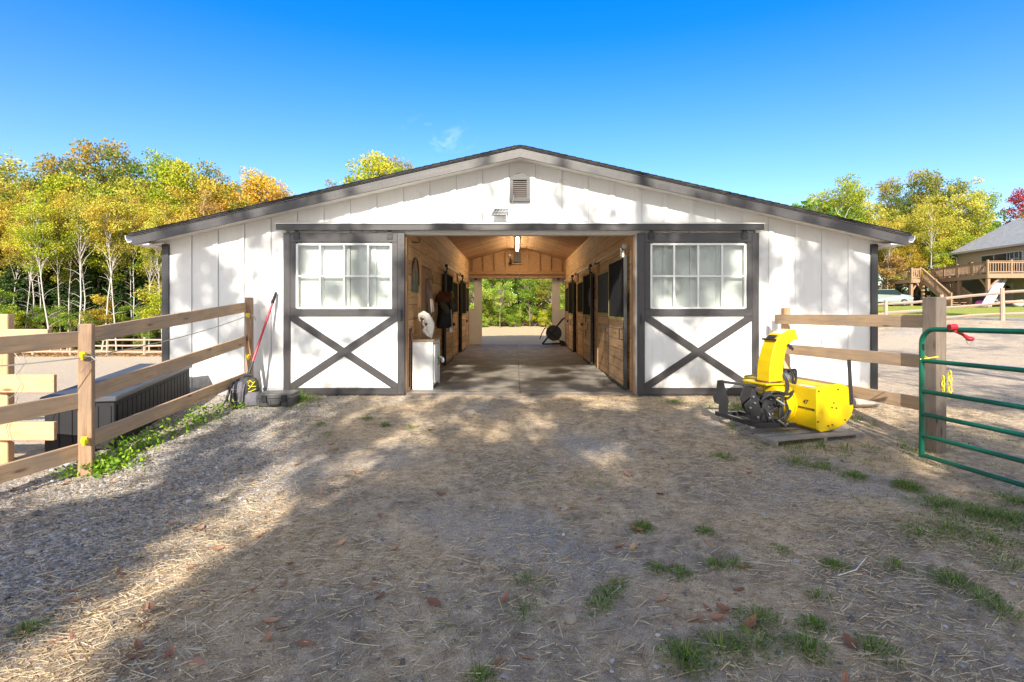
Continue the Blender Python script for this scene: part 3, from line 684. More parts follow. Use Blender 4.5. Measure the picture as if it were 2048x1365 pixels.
# front sliding doors
def door(xc):
    s=1;w=.92;x0,x1=xc-w,xc+w;y0,y1=YF-.105,YF-.05;zb,zt=-.015,2.44
    W0=x0+.19;W1=x1-.19;zw0,zw1=1.295,2.275;zm0,zm1=1.175,1.285
    d=empty('sliding_door',(xc,YF-.1,0),None,None);d.parent=barn;d.location=Vector((xc,YF-.1,0))-wl(barn)
    del_=d
    mb=MB();mb.box(x0+.02,y0+.025,zb+.02,x1-.02,y1-.008,zm0+.01,(0,0,1));mb.build('panel',M['white2'],d)
    mb=MB()
    mb.box(x0,y0,zb+.0,x0+.105,y1,zt,(0,0,1));mb.box(x1-.105,y0,zb,x1,y1,zt,(0,0,1))
    mb.box(x0+.106,y0+.001,2.30,x1-.106,y1-.001,zt-.001,(1,0,0));mb.box(x0+.106,y0+.001,zb+.001,x1-.106,y1-.001,zb+.10,(1,0,0))
    mb.box(x0+.106,y0+.001,zm0,x1-.106,y1-.001,zm1,(1,0,0))
    mb.box(x0+.106,y0+.0012,zm1+.001,W0,y1-.002,2.299,(0,0,1));mb.box(W1,y0+.0012,zm1+.001,x1-.106,y1-.002,2.299,(0,0,1))
    mb.box(x0+.01,y0-.004,zb-.055,x1-.01,y1-.01,zb-.003,(1,0,0))
    mb.build('door_frame',M['trim'],d,bevel=.003)
    mb=MB();a=(x0+.107,zm0-.003);b_=(x1-.107,zm0-.003);c=(x0+.107,zb+.103);e=(x1-.107,zb+.103)
    def strip(p,q,y,yy):
        P_=Vector((p[0],0,p[1]));Q=Vector((q[0],0,q[1]));dr=(Q-P_).normalized();nr=Vector((-dr.z,0,dr.x))*.053
        # clipped ends
        up=(1 if q[1]>p[1] else -1)
        hw=.053/abs(dr.x);hv=.053/abs(dr.z)
        o=[(p[0],p[1]),(p[0]+hv*1.0,p[1]),(q[0],q[1]-up*hw),(q[0],q[1]),(q[0]-hv,q[1]),(p[0],p[1]+up*hw)]
        mb.prism([(u,y,v) for u,v in o],(0,yy,0),dr)
    strip(c,b_,y0+.004,.02);strip(a,e,y0+.0065,.018)
    mb.build('cross_brace',M['trim'],d)
    wn=MB();ww=.03
    wn.box(W0+.001,y0+.005,zw0,W0+ww,y1-.004,zw1-.0,(0,0,1));wn.box(W1-ww,y0+.005,zw0,W1-.001,y1-.004,zw1,(0,0,1))
    wn.box(W0+ww,y0+.006,zw1-.022,W1-ww,y1-.005,zw1+.01,(1,0,0));wn.box(W0+ww,y0+.006,zw0-.008,W1-ww,y1-.005,zw0+.02,(1,0,0))
    for i in(1,2,3):
        x=W0+(W1-W0)*i/4;wn.box(x-.014,y0+.010,zw0+.02,x+.014,y1-.012,zw1-.022,(0,0,1))
    zc=(zw0+zw1)/2;wn.box(W0+ww,y0+.012,zc-.013,W1-ww,y1-.014,zc+.013,(1,0,0))
    wn.build('window',M['white2'],d)
    g=MB();g.box(W0+.01,y0+.030,zw0+.001,W1-.01,y0+.034,zw1-.001);g.build('glass_pane',M['glass'],d)
    for hx in(x0+.20,x1-.22):
        h=MB();h.box(hx-.045,y0-.012,2.345,hx+.045,y0-.001,2.45);h.box(hx-.025,y0-.02,2.42,hx+.025,y0+.01,2.49)
        for q in(-.03,.03): h.tube([(hx+q,y0-.02,2.37),(hx+q,y0-.011,2.37)],.007,6)
        h.build('track_hanger',M['black'],d)
    return d,(x0,x1,y0)
d1,(a0,a1,ay)=door(-2.675)
mb=MB();hx=a1-.05;mb.box(hx-.012,ay-.03,1.11,hx+.012,ay-.018,1.27);mb.box(hx-.012,ay-.018,1.11,hx+.012,ay-.001,1.13);mb.box(hx-.012,ay-.018,1.25,hx+.012,ay-.001,1.27);mb.build('door_handle',M['black'],d1)
d2,(a0,a1,ay)=door(2.712)
mb=MB();hx=a0+.05;mb.box(hx-.012,ay-.03,1.06,hx+.012,ay-.018,1.19);mb.box(hx-.012,ay-.018,1.06,hx+.012,ay-.001,1.08);mb.box(hx-.012,ay-.018,1.17,hx+.012,ay-.001,1.19);mb.build('door_handle',M['black'],d2)
# gable vent
mb=MB();x0,x1,z0,z1=-.155,.155,2.93,3.29
arc=[(x0+(x1-x0)*i/10,z1+.075*math.sin(math.pi*i/10)) for i in range(11)]
mb.prism([(x0,YF-.045,z1-.03)]+[(x,YF-.045,z) for x,z in arc]+[(x1,YF-.045,z1-.03)],(0,.045,0),(1,0,0))
mb.box(x0,YF-.045,z0+.055,x0+.05,YF-.001,z1-.0305,(0,0,1));mb.box(x1-.05,YF-.045,z0+.055,x1,YF-.001,z1-.0305,(0,0,1));mb.box(x0-.003,YF-.052,z0,x1+.003,YF-.001,z0+.0545,(1,0,0))
v_=mb.build('gable_vent',M['cornertrim'],barn)
mb=MB()
for i in range(9):
    z=z0+.062+i*.0295;mb.prism([(x0+.05,YF-.035,z),(x0+.05,YF-.031,z-.003),(x0+.05,YF-.022,z+.012),(x0+.05,YF-.026,z+.015)],(x1-x0-.1,0,0),(1,0,0))
l=mb.build('louver',M['louver'],v_);l.location=-wl(v_)
mb=MB();mb.box(x0+.05,YF-.012,z0+.056,x1-.05,YF-.0195,z1-.031);q=mb.build('vent_back',M['black'],v_);q.location=-wl(v_)
# solar panel
sp=empty('solar_panel',(-.30,YF-.13,2.62),'small tilted solar panel standing on the white ledge above the doorway','solar panel')
mb=MB();mb.prism([(-.425,YF-.17,2.70),(-.21,YF-.17,2.70),(-.165,YF-.05,2.815),(-.38,YF-.05,2.815)],(0,.008,-.012),(1,0,0));mb.build('panel',M['solar'],sp)
mb=MB()
for i in range(5):
    t=i/4;a=Vector((-.425,YF-.173,2.703)).lerp(Vector((-.38,YF-.053,2.818)),t);mb.beam(a,a+Vector((.215,0,0)),.004,.004)
for i in range(6):
    t=i/5;a=Vector((-.425,YF-.173,2.703)).lerp(Vector((-.21,YF-.173,2.703)),t);mb.beam(a,a+Vector((.045,.12,.115)),.004,.004)
mb.build('grid',M['galv'],sp)
mb=MB();mb.beam((-.41,YF-.16,2.605),(-.41,YF-.16,2.70),.008,.008);mb.beam((-.20,YF-.16,2.605),(-.20,YF-.16,2.70),.008,.008);mb.beam((-.17,YF-.06,2.62),(-.17,YF-.06,2.80),.008,.008);mb.build('bracket',M['galv'],sp)
mb=MB();mb.tube([(-.17,YF-.06,2.78),(-.14,YF-.045,2.85),(-.10,YF-.05,2.96),(-.095,YF-.05,3.03)],.004,5);mb.tube([(-.20,YF-.06,2.74),(-.15,YF-.045,2.82),(-.11,YF-.05,2.95)],.003,5);mb.build('cable',M['wire'],sp)
# ------------- interior
AW=1.745;ZC_=3.05
mb=MB()
for s in(-1,1):
    mb.box(s*AW,YF+.141,-.05,s*(AW+.08),YB-.001,ZC_+.02,(0,1,0))
mb.build('aisle_wall',M['aislewall'],barn)
mb=MB()
for s in(-1,1):
    mb.prism([(s*AW,YF+.11,ZC_),(s*.36,YF+.11,3.44),(s*.36,YF+.11,3.46),(s*AW,YF+.11,ZC_+.02)],(0,YB-YF-.12,0),(s*1,0,-.28))
mb.box(-.36,YF+.11,3.441,.36,YB-.01,3.46,(1,0,0))
mb.build('ceiling',M['ceilwood'],barn)
mb=MB();mb.box(-AW-.3,YF-.03,-.05,AW+.3,YB+.1,-.001 if 0 else 0.0,(0,1,0))
fl=MB();seam=[];yy=YF-.02;rows=[]
edges=[YF-.02,9.25,10.47,11.69,12.91,14.13,15.35,16.57,17.79,18.95]
for i in range(len(edges)-1):
    for (xa,xb) in((-1.742,.002),(.006,1.742)):
        fl.box(xa+.002,edges[i]+.004,-.06,xb-.002,edges[i+1]-.004,0+random.uniform(-.002,.003),(0,1,0))
fl.build('rubber_mat_floor',M['mat'],barn,bevel=.004)
mb=MB();mb.box(-1.74,YF-.06,-.12,1.74,YF-.025,-.008,(1,0,0));mb.build('sill',M['postgrey'],barn)
# ceiling boards etc; back wall
bw=gable(YB,.1,-1.80,1.80,2.39,'b',None,None);bw.build('back_wall',M['white'],barn)
mb=MB();mb.prism([(-AW,YB-.02,2.65),(AW,YB-.02,2.65),(AW,YB-.02,ZC_-.001),(.36,YB-.02,3.439),(-.36,YB-.02,3.439),(-AW,YB-.02,ZC_-.001)],(0,.018,0),(1,0,0));mb.build('gable_sheathing',M['osb'],barn)
mb=MB()
for k in range(-4,5):
    x=k*.4+.0-.0;zt=min(3.43,ZC_+(AW-abs(x))*.2816)-.005
    if abs(x)<.15: zt=2.9
    mb.box(x-.019,YB-.07,2.66,x+.019,YB-.021,zt,(0,0,1))
mb.box(-.2,YB-.075,2.9,.2,YB-.025,2.94,(1,0,0));mb.build('gable_stud',M['studwood'],barn)
mb=MB();mb.box(-AW,YB-.11,2.40,AW,YB-.002,2.655,(1,0,0));mb.box(-AW,YB-.16,2.53,AW,YB-.111,2.60,(1,0,0));mb.build('back_header_beam',M['beamwood'],barn)
mb=MB();mb.box(-.12,YB-.08,2.97,.14,YB-.03,3.30);v2_=mb.build('inner_vent',M['cornertrim'],barn)
mb=MB()
for i in range(10): mb.box(-.09,YB-.09,2.99+i*.03,.11,YB-.081,3.008+i*.03)
l=mb.build('louver',M['louver'],v2_);l.location=-wl(v2_)
mb=MB();mb.ell((-.22,YB-.14,2.98),(.06,.06,.08),10,7);mb.tube([(-.22,YB-.14,3.03),(-.24,YB-.08,3.12)],.015,6);tag(mb.build('barn_camera',M['black'],loc=(-.22,YB-.1,2.98)),'black globe-shaped camera beside the inner gable vent','camera')
mb=MB();mb.ell((-.27,YB-.10,3.22),(.045,.045,.045),10,7);mb.tube([(-.27,YB-.1,3.22),(-.27,YB-.02,3.22)],.02,6);tag(mb.build('light_bulb',M['whiteplastic'],loc=(-.27,YB-.1,3.22)),'white round bulb high on the back gable inside','light bulb')
mb=MB();pts=[(.02+.05*math.cos(t),YB-.18,2.50+.05*math.sin(t)) for t in np.linspace(-2.4,1.6,9)];mb.tube(pts+[(.02,YB-.18,2.62)],.012,6);mb.build('beam_hook',M['galv'],barn)
# back doors, half open
for s in(-1,1):
    x0,x1=s*1.28,s*1.78;dd=empty('back_sliding_door',(0,YB,0),None,None);dd.parent=barn;dd.location=Vector((s*1.5,YB+.15,0))-wl(barn)
    y=YB+.13;mb=MB();wx0,wx1=s*1.53,s*2.2
    mb.box(x0,y,-.02,wx0,y+.05,2.45,(0,0,1));mb.box(wx0,y+.001,-.02,s*3.1,y+.049,1.27,(0,0,1));mb.box(wx0,y+.001,2.22,s*3.1,y+.049,2.45,(1,0,0));mb.box(s*2.95,y,1.27,s*3.12,y+.05,2.2,(0,0,1))
    mb.box(x0,y-.004,-.02,s*1.3,y-.001,2.4,(0,0,1));mb.box(wx0,y-.004,.12,wx0+s*.02,y-.001,1.2,(0,0,1))
    mb.build('door_panel',M['soffit'],dd)
    mb=MB();mb.box(wx0,y+.01,1.73,s*2.95,y+.03,1.75);
    mb.box(wx0,y+.01,1.271,wx0+s*.03,y+.04,2.219);mb.build('window_bar',M['white2'],dd)
    mb=MB();mb.box(wx0,y+.02,1.271,s*2.95,y+.024,2.219);mb.build('glass_pane',M['glass'],dd)
    mb=MB();mb.box(s*1.5-.04,YB-.02,2.34,s*1.5+.04,YB+.12,2.39);mb.build('track_hanger',M['black'],dd)
# stalls
def stall(s,Y0,near=True,idx=0):
    X=s*(AW-.004);o=lambda d:s*(AW-d)
    st=empty('horse_stall_front',(o(.03),Y0+1.6,0),None,None);st.parent=barn;st.location=Vector((o(.03),Y0+1.6,0))-wl(barn)
    # sliding door
    ya,yb=Y0+.04,Y0+1.42
    mb=MB();mb.box(o(.055),ya+.06,.06,o(.09),yb-.03,1.10,(0,1,0));mb.build('door_panel',M['stallwood'],st)
    mb=MB();mb.box(o(.05),ya,.02,o(.10),ya+.06,2.13,(0,0,1));mb.box(o(.05),yb-.03,.02,o(.095),yb,2.13,(0,0,1));mb.box(o(.05),ya+.06,.02,o(.10),yb-.03,.06,(0,1,0));mb.box(o(.052),ya+.06,2.10,o(.095),yb-.03,2.13,(0,1,0))
    mb.build('door_frame',M['black'],st)
    mb=MB();mb.box(o(.05),ya+.06,1.10,o(.105),yb-.03,1.15,(0,1,0));mb.box(o(.096),yb-.035,1.15,o(.099),yb-.005,2.1,(0,0,1));mb.box(o(.02),yb+.02,1.17,o(.05),yb+1.62,1.21,(0,1,0));mb.box(o(.02),yb+.02,2.0,o(.05),yb+1.62,2.035,(0,1,0));mb.build('trim_strip',M['olive'],st)
    mb=MB();nb=13
    for i in range(nb):
        y=ya+.06+(yb-.09-ya)*(i+.5)/nb;mb.tube([(o(.085),y,1.15),(o(.085),y,2.10)],.0075,6,cap=False)
    mb.build('grille_bars',M['bars'],st)
    mb=MB();mb.box(o(.062),ya+.06,1.15,o(.066),yb-.03,2.1);mb.box(o(.012),yb+.03,1.21,o(.016),yb+1.6,2.0);mb.build('screen_shade_sheet',M['dark'],st)  # near-black sheets standing in for mesh screens and the unlit stalls behind
    # fixed part
    mb=MB();nb=17
    for i in range(nb):
        y=yb+.03+1.57*(i+.5)/nb;mb.tube([(o(.035),y,1.2),(o(.035),y,2.01)],.009,6,cap=False)
    mb.build('fixed_grille',M['black'],st)
    mb=MB();mb.box(o(.004),yb+.02,.03,o(.03),yb+1.62,1.17,(0,1,0));mb.build('fixed_panel',M['stallwood'],st)
    mb=MB();mb.box(o(.004),yb+1.63,0,o(.04),yb+1.75,2.35,(0,0,1));mb.build('post_trim',M['beamwood'],st)
    # rail
    mb=MB();mb.tube([(o(.12),Y0-.02,2.26),(o(.12),Y0+2.75,2.26)],.017,8);mb.build('door_track',M['galv'],st,smooth='auto')
    mb=MB();mb.tube([(o(.12),Y0-.07,2.26),(o(.12),Y0-.02,2.26)],.04,10);mb.tube([(o(.12),Y0+2.75,2.26),(o(.12),Y0+2.80,2.26)],.04,10);mb.build('track_stop',M['black'],st)
    mb=MB();mb.box(o(.10),Y0+.02,2.10,o(.13),Y0+.16,2.20);mb.tube([(o(.105),Y0+.09,2.22),(o(.14),Y0+.09,2.22)],.04,10);mb.build('roller_hanger',M['galv'] if idx==0 and s>0 else M['black'],st)
    mb=MB();hy=ya+.12;mb.tube([(o(.09),hy,.98),(o(.15),hy,.97),(o(.15),hy,.80),(o(.09),hy,.79)],.009,6);mb.box(o(.09),yb+.0,.86,o(.14),yb+.16,.93);mb.build('latch_handle',M['black'],st)
    return st
for i in range(3): stall(1,8.17+3.62*i,idx=i)
for i in range(2): stall(-1,11.79+3.55*i,idx=i)
mb=MB();mb.tube([(1.62,11.72,1.75),(1.60,11.72,1.55),(1.62,11.73,1.35),(1.63,11.72,1.5)],[.02,.035,.03,.02],7,jit=.3);tag(mb.build('rope_halter',M['packgrey'],loc=(1.62,11.72,1.6)),'knotted halter rope hung on the post between the right stalls','halter')
for k,(y,z,w,lab) in enumerate(((12.6,.94,.13,'pale rectangular card upper on the middle right stall door'),(12.6,.62,.10,'narrow hanging tag lower on the middle right stall door'),(16.2,.96,.12,'small pale plate upper on the far right stall door'),(16.2,.60,.11,'small pale plate lower on the far right stall door'))):
    mb=MB();mb.box(AW-.092,y,z,AW-.104,y+w*1.3,z+w*1.7);mb.box(AW-.1045,y+.02,z+.02,AW-.107,y+w*1.3-.02,z+w*1.7-.03);tag(mb.build('name_plate',M['whiteplastic'] if k>1 else M['louver'],loc=(AW-.1,y,z)),lab,'name plate','plates on the stall doors')
mb=MB();mb.box(-AW+.115,12.5,.75,-AW+.092,12.75,1.0);tag(mb.build('name_plate',M['olive'],loc=(-AW+.1,12.6,.9)),'olive square plate on the left stall door under the saddle','name plate','plates on the stall doors')
# tack room door in the left wall
td=empty('tack_room_door',(-AW,9.6,0),None,None);td.parent=barn;td.location=Vector((-AW,9.6,0))-wl(barn)
mb=MB();mb.box(-AW+.001,9.0,0,-AW+.03,10.2,2.04,(0,0,1))
for k in range(5): mb.box(-AW+.03,9.0+.24*k+.006,0.02,-AW+.036,9.0+.24*(k+1)-.006,2.03,(0,0,1))
mb.build('door_panel',M['beamwood'],td)
mb=MB();mb.box(-AW+.001,8.9,0,-AW+.05,8.995,2.15,(0,0,1));mb.box(-AW+.001,10.205,0,-AW+.05,10.3,2.15,(0,0,1));mb.box(-AW+.001,8.996,2.05,-AW+.048,10.204,2.15,(0,1,0));mb.build('door_frame',M['aislewall'],td)
mb=MB()
for z in(.55,1.85): mb.box(-AW+.037,9.85,z,-AW+.044,10.2,z+.03);mb.box(-AW+.051,10.2,z-.07,-AW+.056,10.24,z+.1)
mb.build('hinge',M['black'],td)
# ceiling lamp
lm_=newmat('lit_lamp_tube');lmm,nt,b=lm_;b.inputs['Emission Color'].default_value=(1,.80,.50,1);b.inputs['Emission Strength'].default_value=30;b.inputs['Base Color'].default_value=(.8,.7,.5,1)
cl_=empty('ceiling_light',(-.02,16.6,3.4),'lit warm strip light hanging from the aisle ceiling','ceiling light')
mb=MB();mb.box(-.05,15.0,3.36,.05,18.2,3.40,(0,1,0));mb.box(-.02,15.3,3.40,.02,15.34,3.44);mb.box(-.02,17.8,3.40,.02,17.84,3.44);mb.build('housing',M['gutter'],cl_)
mb=MB();mb.tube([(0,15.02,3.345),(0,18.18,3.345)],.04,10);mb.build('light_tube',lmm,cl_)
# things on the left aisle wall
mb=MB();mb.tube([(-AW+.0,8.42,2.37),(-AW+.10,8.42,2.36),(-AW+.12,8.42,2.37),(-AW+.13,8.42,2.42)],.009,6);tag(mb.build('wall_hook',M['black'],loc=(-AW,8.42,2.37)),'small black hook high on the plank wall','hook')
ap=empty('arched_plaque',(-AW+.01,8.62,1.6),'arched plaque with a hooped wooden rim on the plank wall','plaque')
def arch(y0,y1,z0,zs,zt,n=12): return [(y0,z0)]+[((y0+y1)/2-(y1-y0)/2*math.cos(math.pi*i/n),zs+(zt-zs)*math.sin(math.pi*i/n)**.8) for i in range(n+1)]+[(y1,z0)]
o_=arch(8.36,8.90,1.56,1.70,2.10);mb=MB();mb.prism([(-AW+.004,y,z) for y,z in o_],(.016,0,0),(0,0,1));mb.build('board',M['plaque'],ap)
mb=MB();mb.tube([(-AW+.028,y,z) for y,z in arch(8.38,8.88,1.68,1.78,2.13)],.013,6);mb.build('hoop_rim',M['leather'],ap)
mb=MB()
for a,b_ in(((8.50,1.8),(8.60,2.06)),((8.76,1.8),(8.66,2.06))): mb.beam((-AW+.025,a[0],a[1]),(-AW+.025,b_[0],b_[1]),.02,.02)
mb.build('inlay',M['beamwood'],ap)
random.seed(5);mb=MB();mb.tube([(-AW+.06,9.52,1.83),(-AW+.075,9.50,1.65),(-AW+.08,9.56,1.45),(-AW+.08,9.62,1.25),(-AW+.06,9.64,1.12)],[.03,.07,.10,.10,.07],9,jit=.22);mb.tube([(-AW+.07,9.62,1.66),(-AW+.10,9.72,1.50),(-AW+.08,9.74,1.25)],[.02,.05,.03],8,jit=.2)
tag(mb.build('driftwood',M['bark2'],loc=(-AW,9.55,1.5)),'ragged grey driftwood hung on the tack room door','driftwood')
sd=empty('saddle_rack',(-AW+.02,10.95,1.5),'brown saddle on a wall rack draped with dark blankets','saddle')
mb=MB();mb.tube([(-AW,10.95,1.52),(-1.36,10.95,1.50)],.018,6);mb.build('rack_arm',M['black'],sd)
mb=MB();rings=[]
for i,(x,h,w) in enumerate(((-1.73,.03,.16),(-1.66,.12,.24),(-1.58,.10,.26),(-1.48,.08,.24),(-1.40,.12,.18),(-1.37,.06,.08))):
    rings.append([Vector((x,10.95+w*math.cos(t),1.55+h*max(-.4,math.sin(t))+(-.12*abs(math.cos(t))**2))) for t in np.linspace(0,2*math.pi,13)[:-1]])
mb.loft(rings);mb.build('saddle_seat',M['leather'],sd,smooth='auto')
mb=MB();rings=[]
for (z,x0,x1,w) in ((1.5,-1.70,-1.42,.12),(1.38,-1.70,-1.37,.20),(1.25,-1.68,-1.36,.19),(1.1,-1.70,-1.40,.20),(.95,-1.72,-1.42,.22),(.88,-1.70,-1.46,.16)):
    rings.append([Vector(((x0+x1)/2+(x1-x0)/2*math.cos(t)*(1+.12*math.sin(5*t+z*9)),10.95+w*math.sin(t)*(1+.10*math.cos(7*t)),z)) for t in np.linspace(0,2*math.pi,17)[:-1]])
mb.loft(rings);mb.build('blanket',M['blanket'],sd,smooth='auto')
mb=MB();mb.tube([(-1.42,10.80,1.42),(-1.36,10.74,1.36),(-1.37,10.72,1.28)],[.05,.06,.04],8,jit=.1);mb.tube([(-1.60,10.7,1.42),(-1.5,10.7,1.3),(-1.46,10.7,1.2)],[.05,.07,.05],8,jit=.1);mb.build('rolled_pad',M['blanketg'],sd)
mb=MB();mb.tube([(-1.40,10.75,1.3),(-1.38,10.78,.95),(-1.40,10.78,.85)],.012,5);mb.box(-1.43,10.76,.80,-1.37,10.82,.90);mb.build('stirrup',M['galv'],sd)
# white cabinet
cb=empty('storage_cabinet',(-1.58,8.7,0),'low white cabinet with a wooden top just inside the doorway','cabinet')
cx0,cx1,cy0,cy1=-1.715,-1.387,8.31,9.07
mb=MB();mb.box(cx0,cy0,.0,cx1-.02,cy0+.02,.765,(0,0,1));mb.box(cx0,cy1-.02,0,cx1-.02,cy1,.765,(0,0,1));mb.box(cx0,cy0+.021,.03,cx0+.015,cy1-.021,.765,(0,0,1));mb.box(cx0+.016,cy0+.021,.06,cx1-.02,cy1-.021,.08,(0,1,0));mb.box(cx0+.016,cy0+.021,.42,cx1-.02,cy1-.021,.435,(0,1,0))
mb.box(cx1-.02,cy0,.0,cx1,cy0+.05,.765,(0,0,1));mb.box(cx1-.02,cy1-.05,0,cx1,cy1,.765,(0,0,1));mb.box(cx1-.02,cy0+.05,.72,cx1,cy1-.05,.765,(0,1,0));mb.box(cx1-.02,cy0+.05,.05,cx1,cy1-.05,.09,(0,1,0))
mb.build('carcass',M['cabwhite'],cb,bevel=.002)
mb=MB();mb.box(cx1+.001,cy0+.06,.10,cx1+.018,cy0+.34,.71,(0,0,1));mb.box(cx1+.019,cy0+.06,.10,cx1+.026,cy0+.11,.71,(0,0,1));mb.box(cx1+.019,cy0+.29,.10,cx1+.026,cy0+.34,.71,(0,0,1));cd=mb.build('cabinet_door',M['cabwhite'],cb)
mb=MB();hy=cy0+.31;mb.tube([(cx1+.02,hy,.36),(cx1+.05,hy,.38),(cx1+.05,hy,.46),(cx1+.02,hy,.48)],.006,6);h_=mb.build('handle',M['black'],cd);h_.location=Vector((0,0,0))-wl(cd)
mb=MB();mb.box(cx0-.01,cy0-.02,.767,cx1+.025,cy1+.02,.795,(0,1,0));mb.build('cabinet_top',M['cabwood'],cb,bevel=.003)
mb=MB();mb.ell((-1.33,9.0,.40),(.035,.035,.05),8,6);mb.tube([(-1.33,9.0,.44),(-1.38,8.98,.46)],.018,7);bt=mb.build('spray_bottle',M['whiteplastic'],loc=(-1.33,9.0,.4));tag(bt,'white bottle with a green cap poking out of the cabinet','bottle')
mb=MB();mb.tube([(-1.385,8.98,.455),(-1.43,8.96,.47)],[.03,.04],8);c_=mb.build('cap',M['greenplastic'],bt);c_.location=-wl(bt)
# skull: long curved cranium standing on its jaw end
def skull():
    s=empty('animal_skull',(-1.55,8.55,.795),'bleached horned-looking animal skull propped on the white cabinet','skull')
    mb=MB();path=[(-1.655,.0,1.145,.022,.03),(-1.63,0,1.175,.035,.035),(-1.585,0,1.19,.05,.045),(-1.535,0,1.16,.062,.06),(-1.505,0,1.10,.068,.065),(-1.485,0,1.03,.066,.065),(-1.475,0,.97,.058,.055),(-1.47,0,.90,.045,.045),(-1.455,0,.83,.02,.03),(-1.45,0,.80,.008,.02)]
    rings=[];n=18
    for i,(x,_,z,r,ry) in enumerate(path):
        a=path[min(i+1,len(path)-1)];b_=path[max(i-1,0)];d=Vector((a[0]-b_[0],0,a[2]-b_[2])).normalized();u=Vector((-d.z,0,d.x))
        rings.append([Vector((x,8.55,z))+u*r*1.18*math.cos(t)*(1+.14*math.sin(3*t+i*1.3)+.08*math.sin(7*t+i*2.1))+Vector((0,1,0))*ry*1.1*math.sin(t)*(1+.1*math.sin(5*t+i)) for t in np.linspace(0,2*math.pi,n+1)[:-1]])
    mb.loft(rings);mb.build('cranium',M['bone'],s,smooth='auto')
    mb=MB();mb.prism([(-1.60,8.515,1.13),(-1.565,8.515,1.04),(-1.575,8.515,.96),(-1.545,8.515,.92),(-1.56,8.515,.86),(-1.52,8.515,.88),(-1.50,8.515,.83),(-1.475,8.515,.90),(-1.49,8.515,1.0),(-1.53,8.515,1.10)],(0,.03,0));mb.build('jaw_plate',M['bone'],s)
    mb=MB();mb.tube([(-1.57,8.50,1.10),(-1.575,8.48,1.05),(-1.56,8.48,1.01),(-1.53,8.49,.99)],[.012,.016,.014,.01],7,jit=.15);mb.tube([(-1.54,8.50,.99),(-1.565,8.49,.93),(-1.56,8.5,.89)],[.02,.03,.012],8,jit=.2)
    mb.tube([(-1.55,8.50,.92),(-1.51,8.49,.87),(-1.47,8.5,.83)],[.018,.028,.012],8,jit=.2);mb.tube([(-1.65,8.53,1.14),(-1.64,8.52,1.10),(-1.61,8.52,1.08)],[.015,.018,.01],7,jit=.2);mb.build('cheek_bone',M['bone'],s,smooth='auto')
    for c_,r_ in (((-1.522,8.483,1.035),(.022,.012,.024)),((-1.575,8.505,1.12),(.022,.012,.014))):
        mb=MB();mb.ell(c_,r_,9,7);mb.build('eye_socket',M['leather'],s,smooth=True)
skull()
mb=MB();mb.tube([(-1.70,8.22,1.0),(-1.72,8.22,.90),(-1.71,8.2,.80),(-1.69,8.22,.9),(-1.66,8.2,.81)],.010,6);mb.tube([(-1.73,8.22,.98),(-1.735,8.2,.3),(-1.73,8.2,.05)],.014,6);tag(mb.build('lead_rope',M['leather'],loc=(-1.7,8.2,.8)),'dark lead rope hanging in the corner behind the cabinet','rope')
# hose reel
hr=empty('hose_reel',(1.3,18.1,0),'black hose reel cart parked by the far right stall','hose reel')
mb=MB();c0=(1.28,18.2,.45)
for dy in(-.12,.12): mb.tube([(c0[0],c0[1]+dy,c0[2]),(c0[0],c0[1]+dy*1.15,c0[2])],.27,18)
mb.tube([(c0[0],c0[1]-.12,c0[2]),(c0[0],c0[1]+.12,c0[2])],.2,16);mb.build('drum',M['black'],hr)
mb=MB()
for dy in(-.16,.16):
    mb.tube([(.88,18.2+dy,.06),(1.58,18.2+dy,.92),(1.66,18.2+dy,.98)],.018,7);mb.tube([(1.05,18.2+dy,.55),(1.6,18.2+dy,.10)],.018,7);mb.tube([(.88,18.2+dy,.06),(1.62,18.2+dy,.08)],.018,7)
mb.tube([(1.66,18.04,.98),(1.66,18.36,.98)],.018,7);mb.build('frame',M['bars'],hr)
for dy in(-.2,.2):
    mb=MB();mb.tube([(1.58,18.2+dy-.02,.09),(1.58,18.2+dy+.02,.09)],.09,14);mb.build('wheel',M['tyre'],hr)
mb=MB();mb.tube([(1.15,18.05,.65),(.95,18.0,.62),(.86,18,.45),(.78,18,.25)],.018,6);mb.tube([(.98,18.0,.62),(.99,18,.78)],.012,6);mb.build('hose',M['black'],hr)
# ---------------------------------------------------------------- fences
random.seed(21)
def rotbeam(mb,p0,p1,w,h): return mb.beam(p0,p1,w,h)
fl_=empty('rail_fence',(-4.0,6.3,-.1),'three-rail wooden fence running up to the barn beside the storage box','fence')
PA=Vector((-4.03,4.8,0));PB=Vector((-4.06,7.80,0));
def post(name,x,y,z0,z1,w,rot,mat,parent,bev=.006):
    mb=MB();c,s=math.cos(rot),math.sin(rot);h=w/2
    o=[(x+c*a*h-s*b*h,y+s*a*h+c*b*h,z0) for a,b in((-1,-1),(1,-1),(1,1),(-1,1))]
    mb.prism(o,(0,0,z1-z0),(0,0,1));return mb.build(name,mat,parent,bevel=bev)
post('post',PA.x,PA.y,-.45,1.146,.105,.45,M['post'],fl_)
post('post',PB.x,PB.y,-.2,1.46,.092,.12,M['post'],fl_)
for za,zb in((1.045,1.31),(.506,.81),(.07,.267)):
    mb=MB();mb.beam((PA.x+.0,PA.y+.075,za),(PB.x-.03,PB.y-.07,zb),.036,.142);mb.build('rail',M['rail'],fl_,bevel=.003)
for za,zb in((.99,1.01),(.436,.446),(-.036,-.018)):
    mb=MB();mb.beam((-4.62,3.1,za-.03),(-4.18,4.16,za),.036,.142) if False else None
    mb.beam((-4.34,3.4,za-.02),(PA.x-.02,PA.y+.03,zb),.036,.142);mb.build('rail',M['rail'],fl_,bevel=.003)
post('post',-4.42,3.3,-.45,1.15,.105,.3,M['post'],fl_)
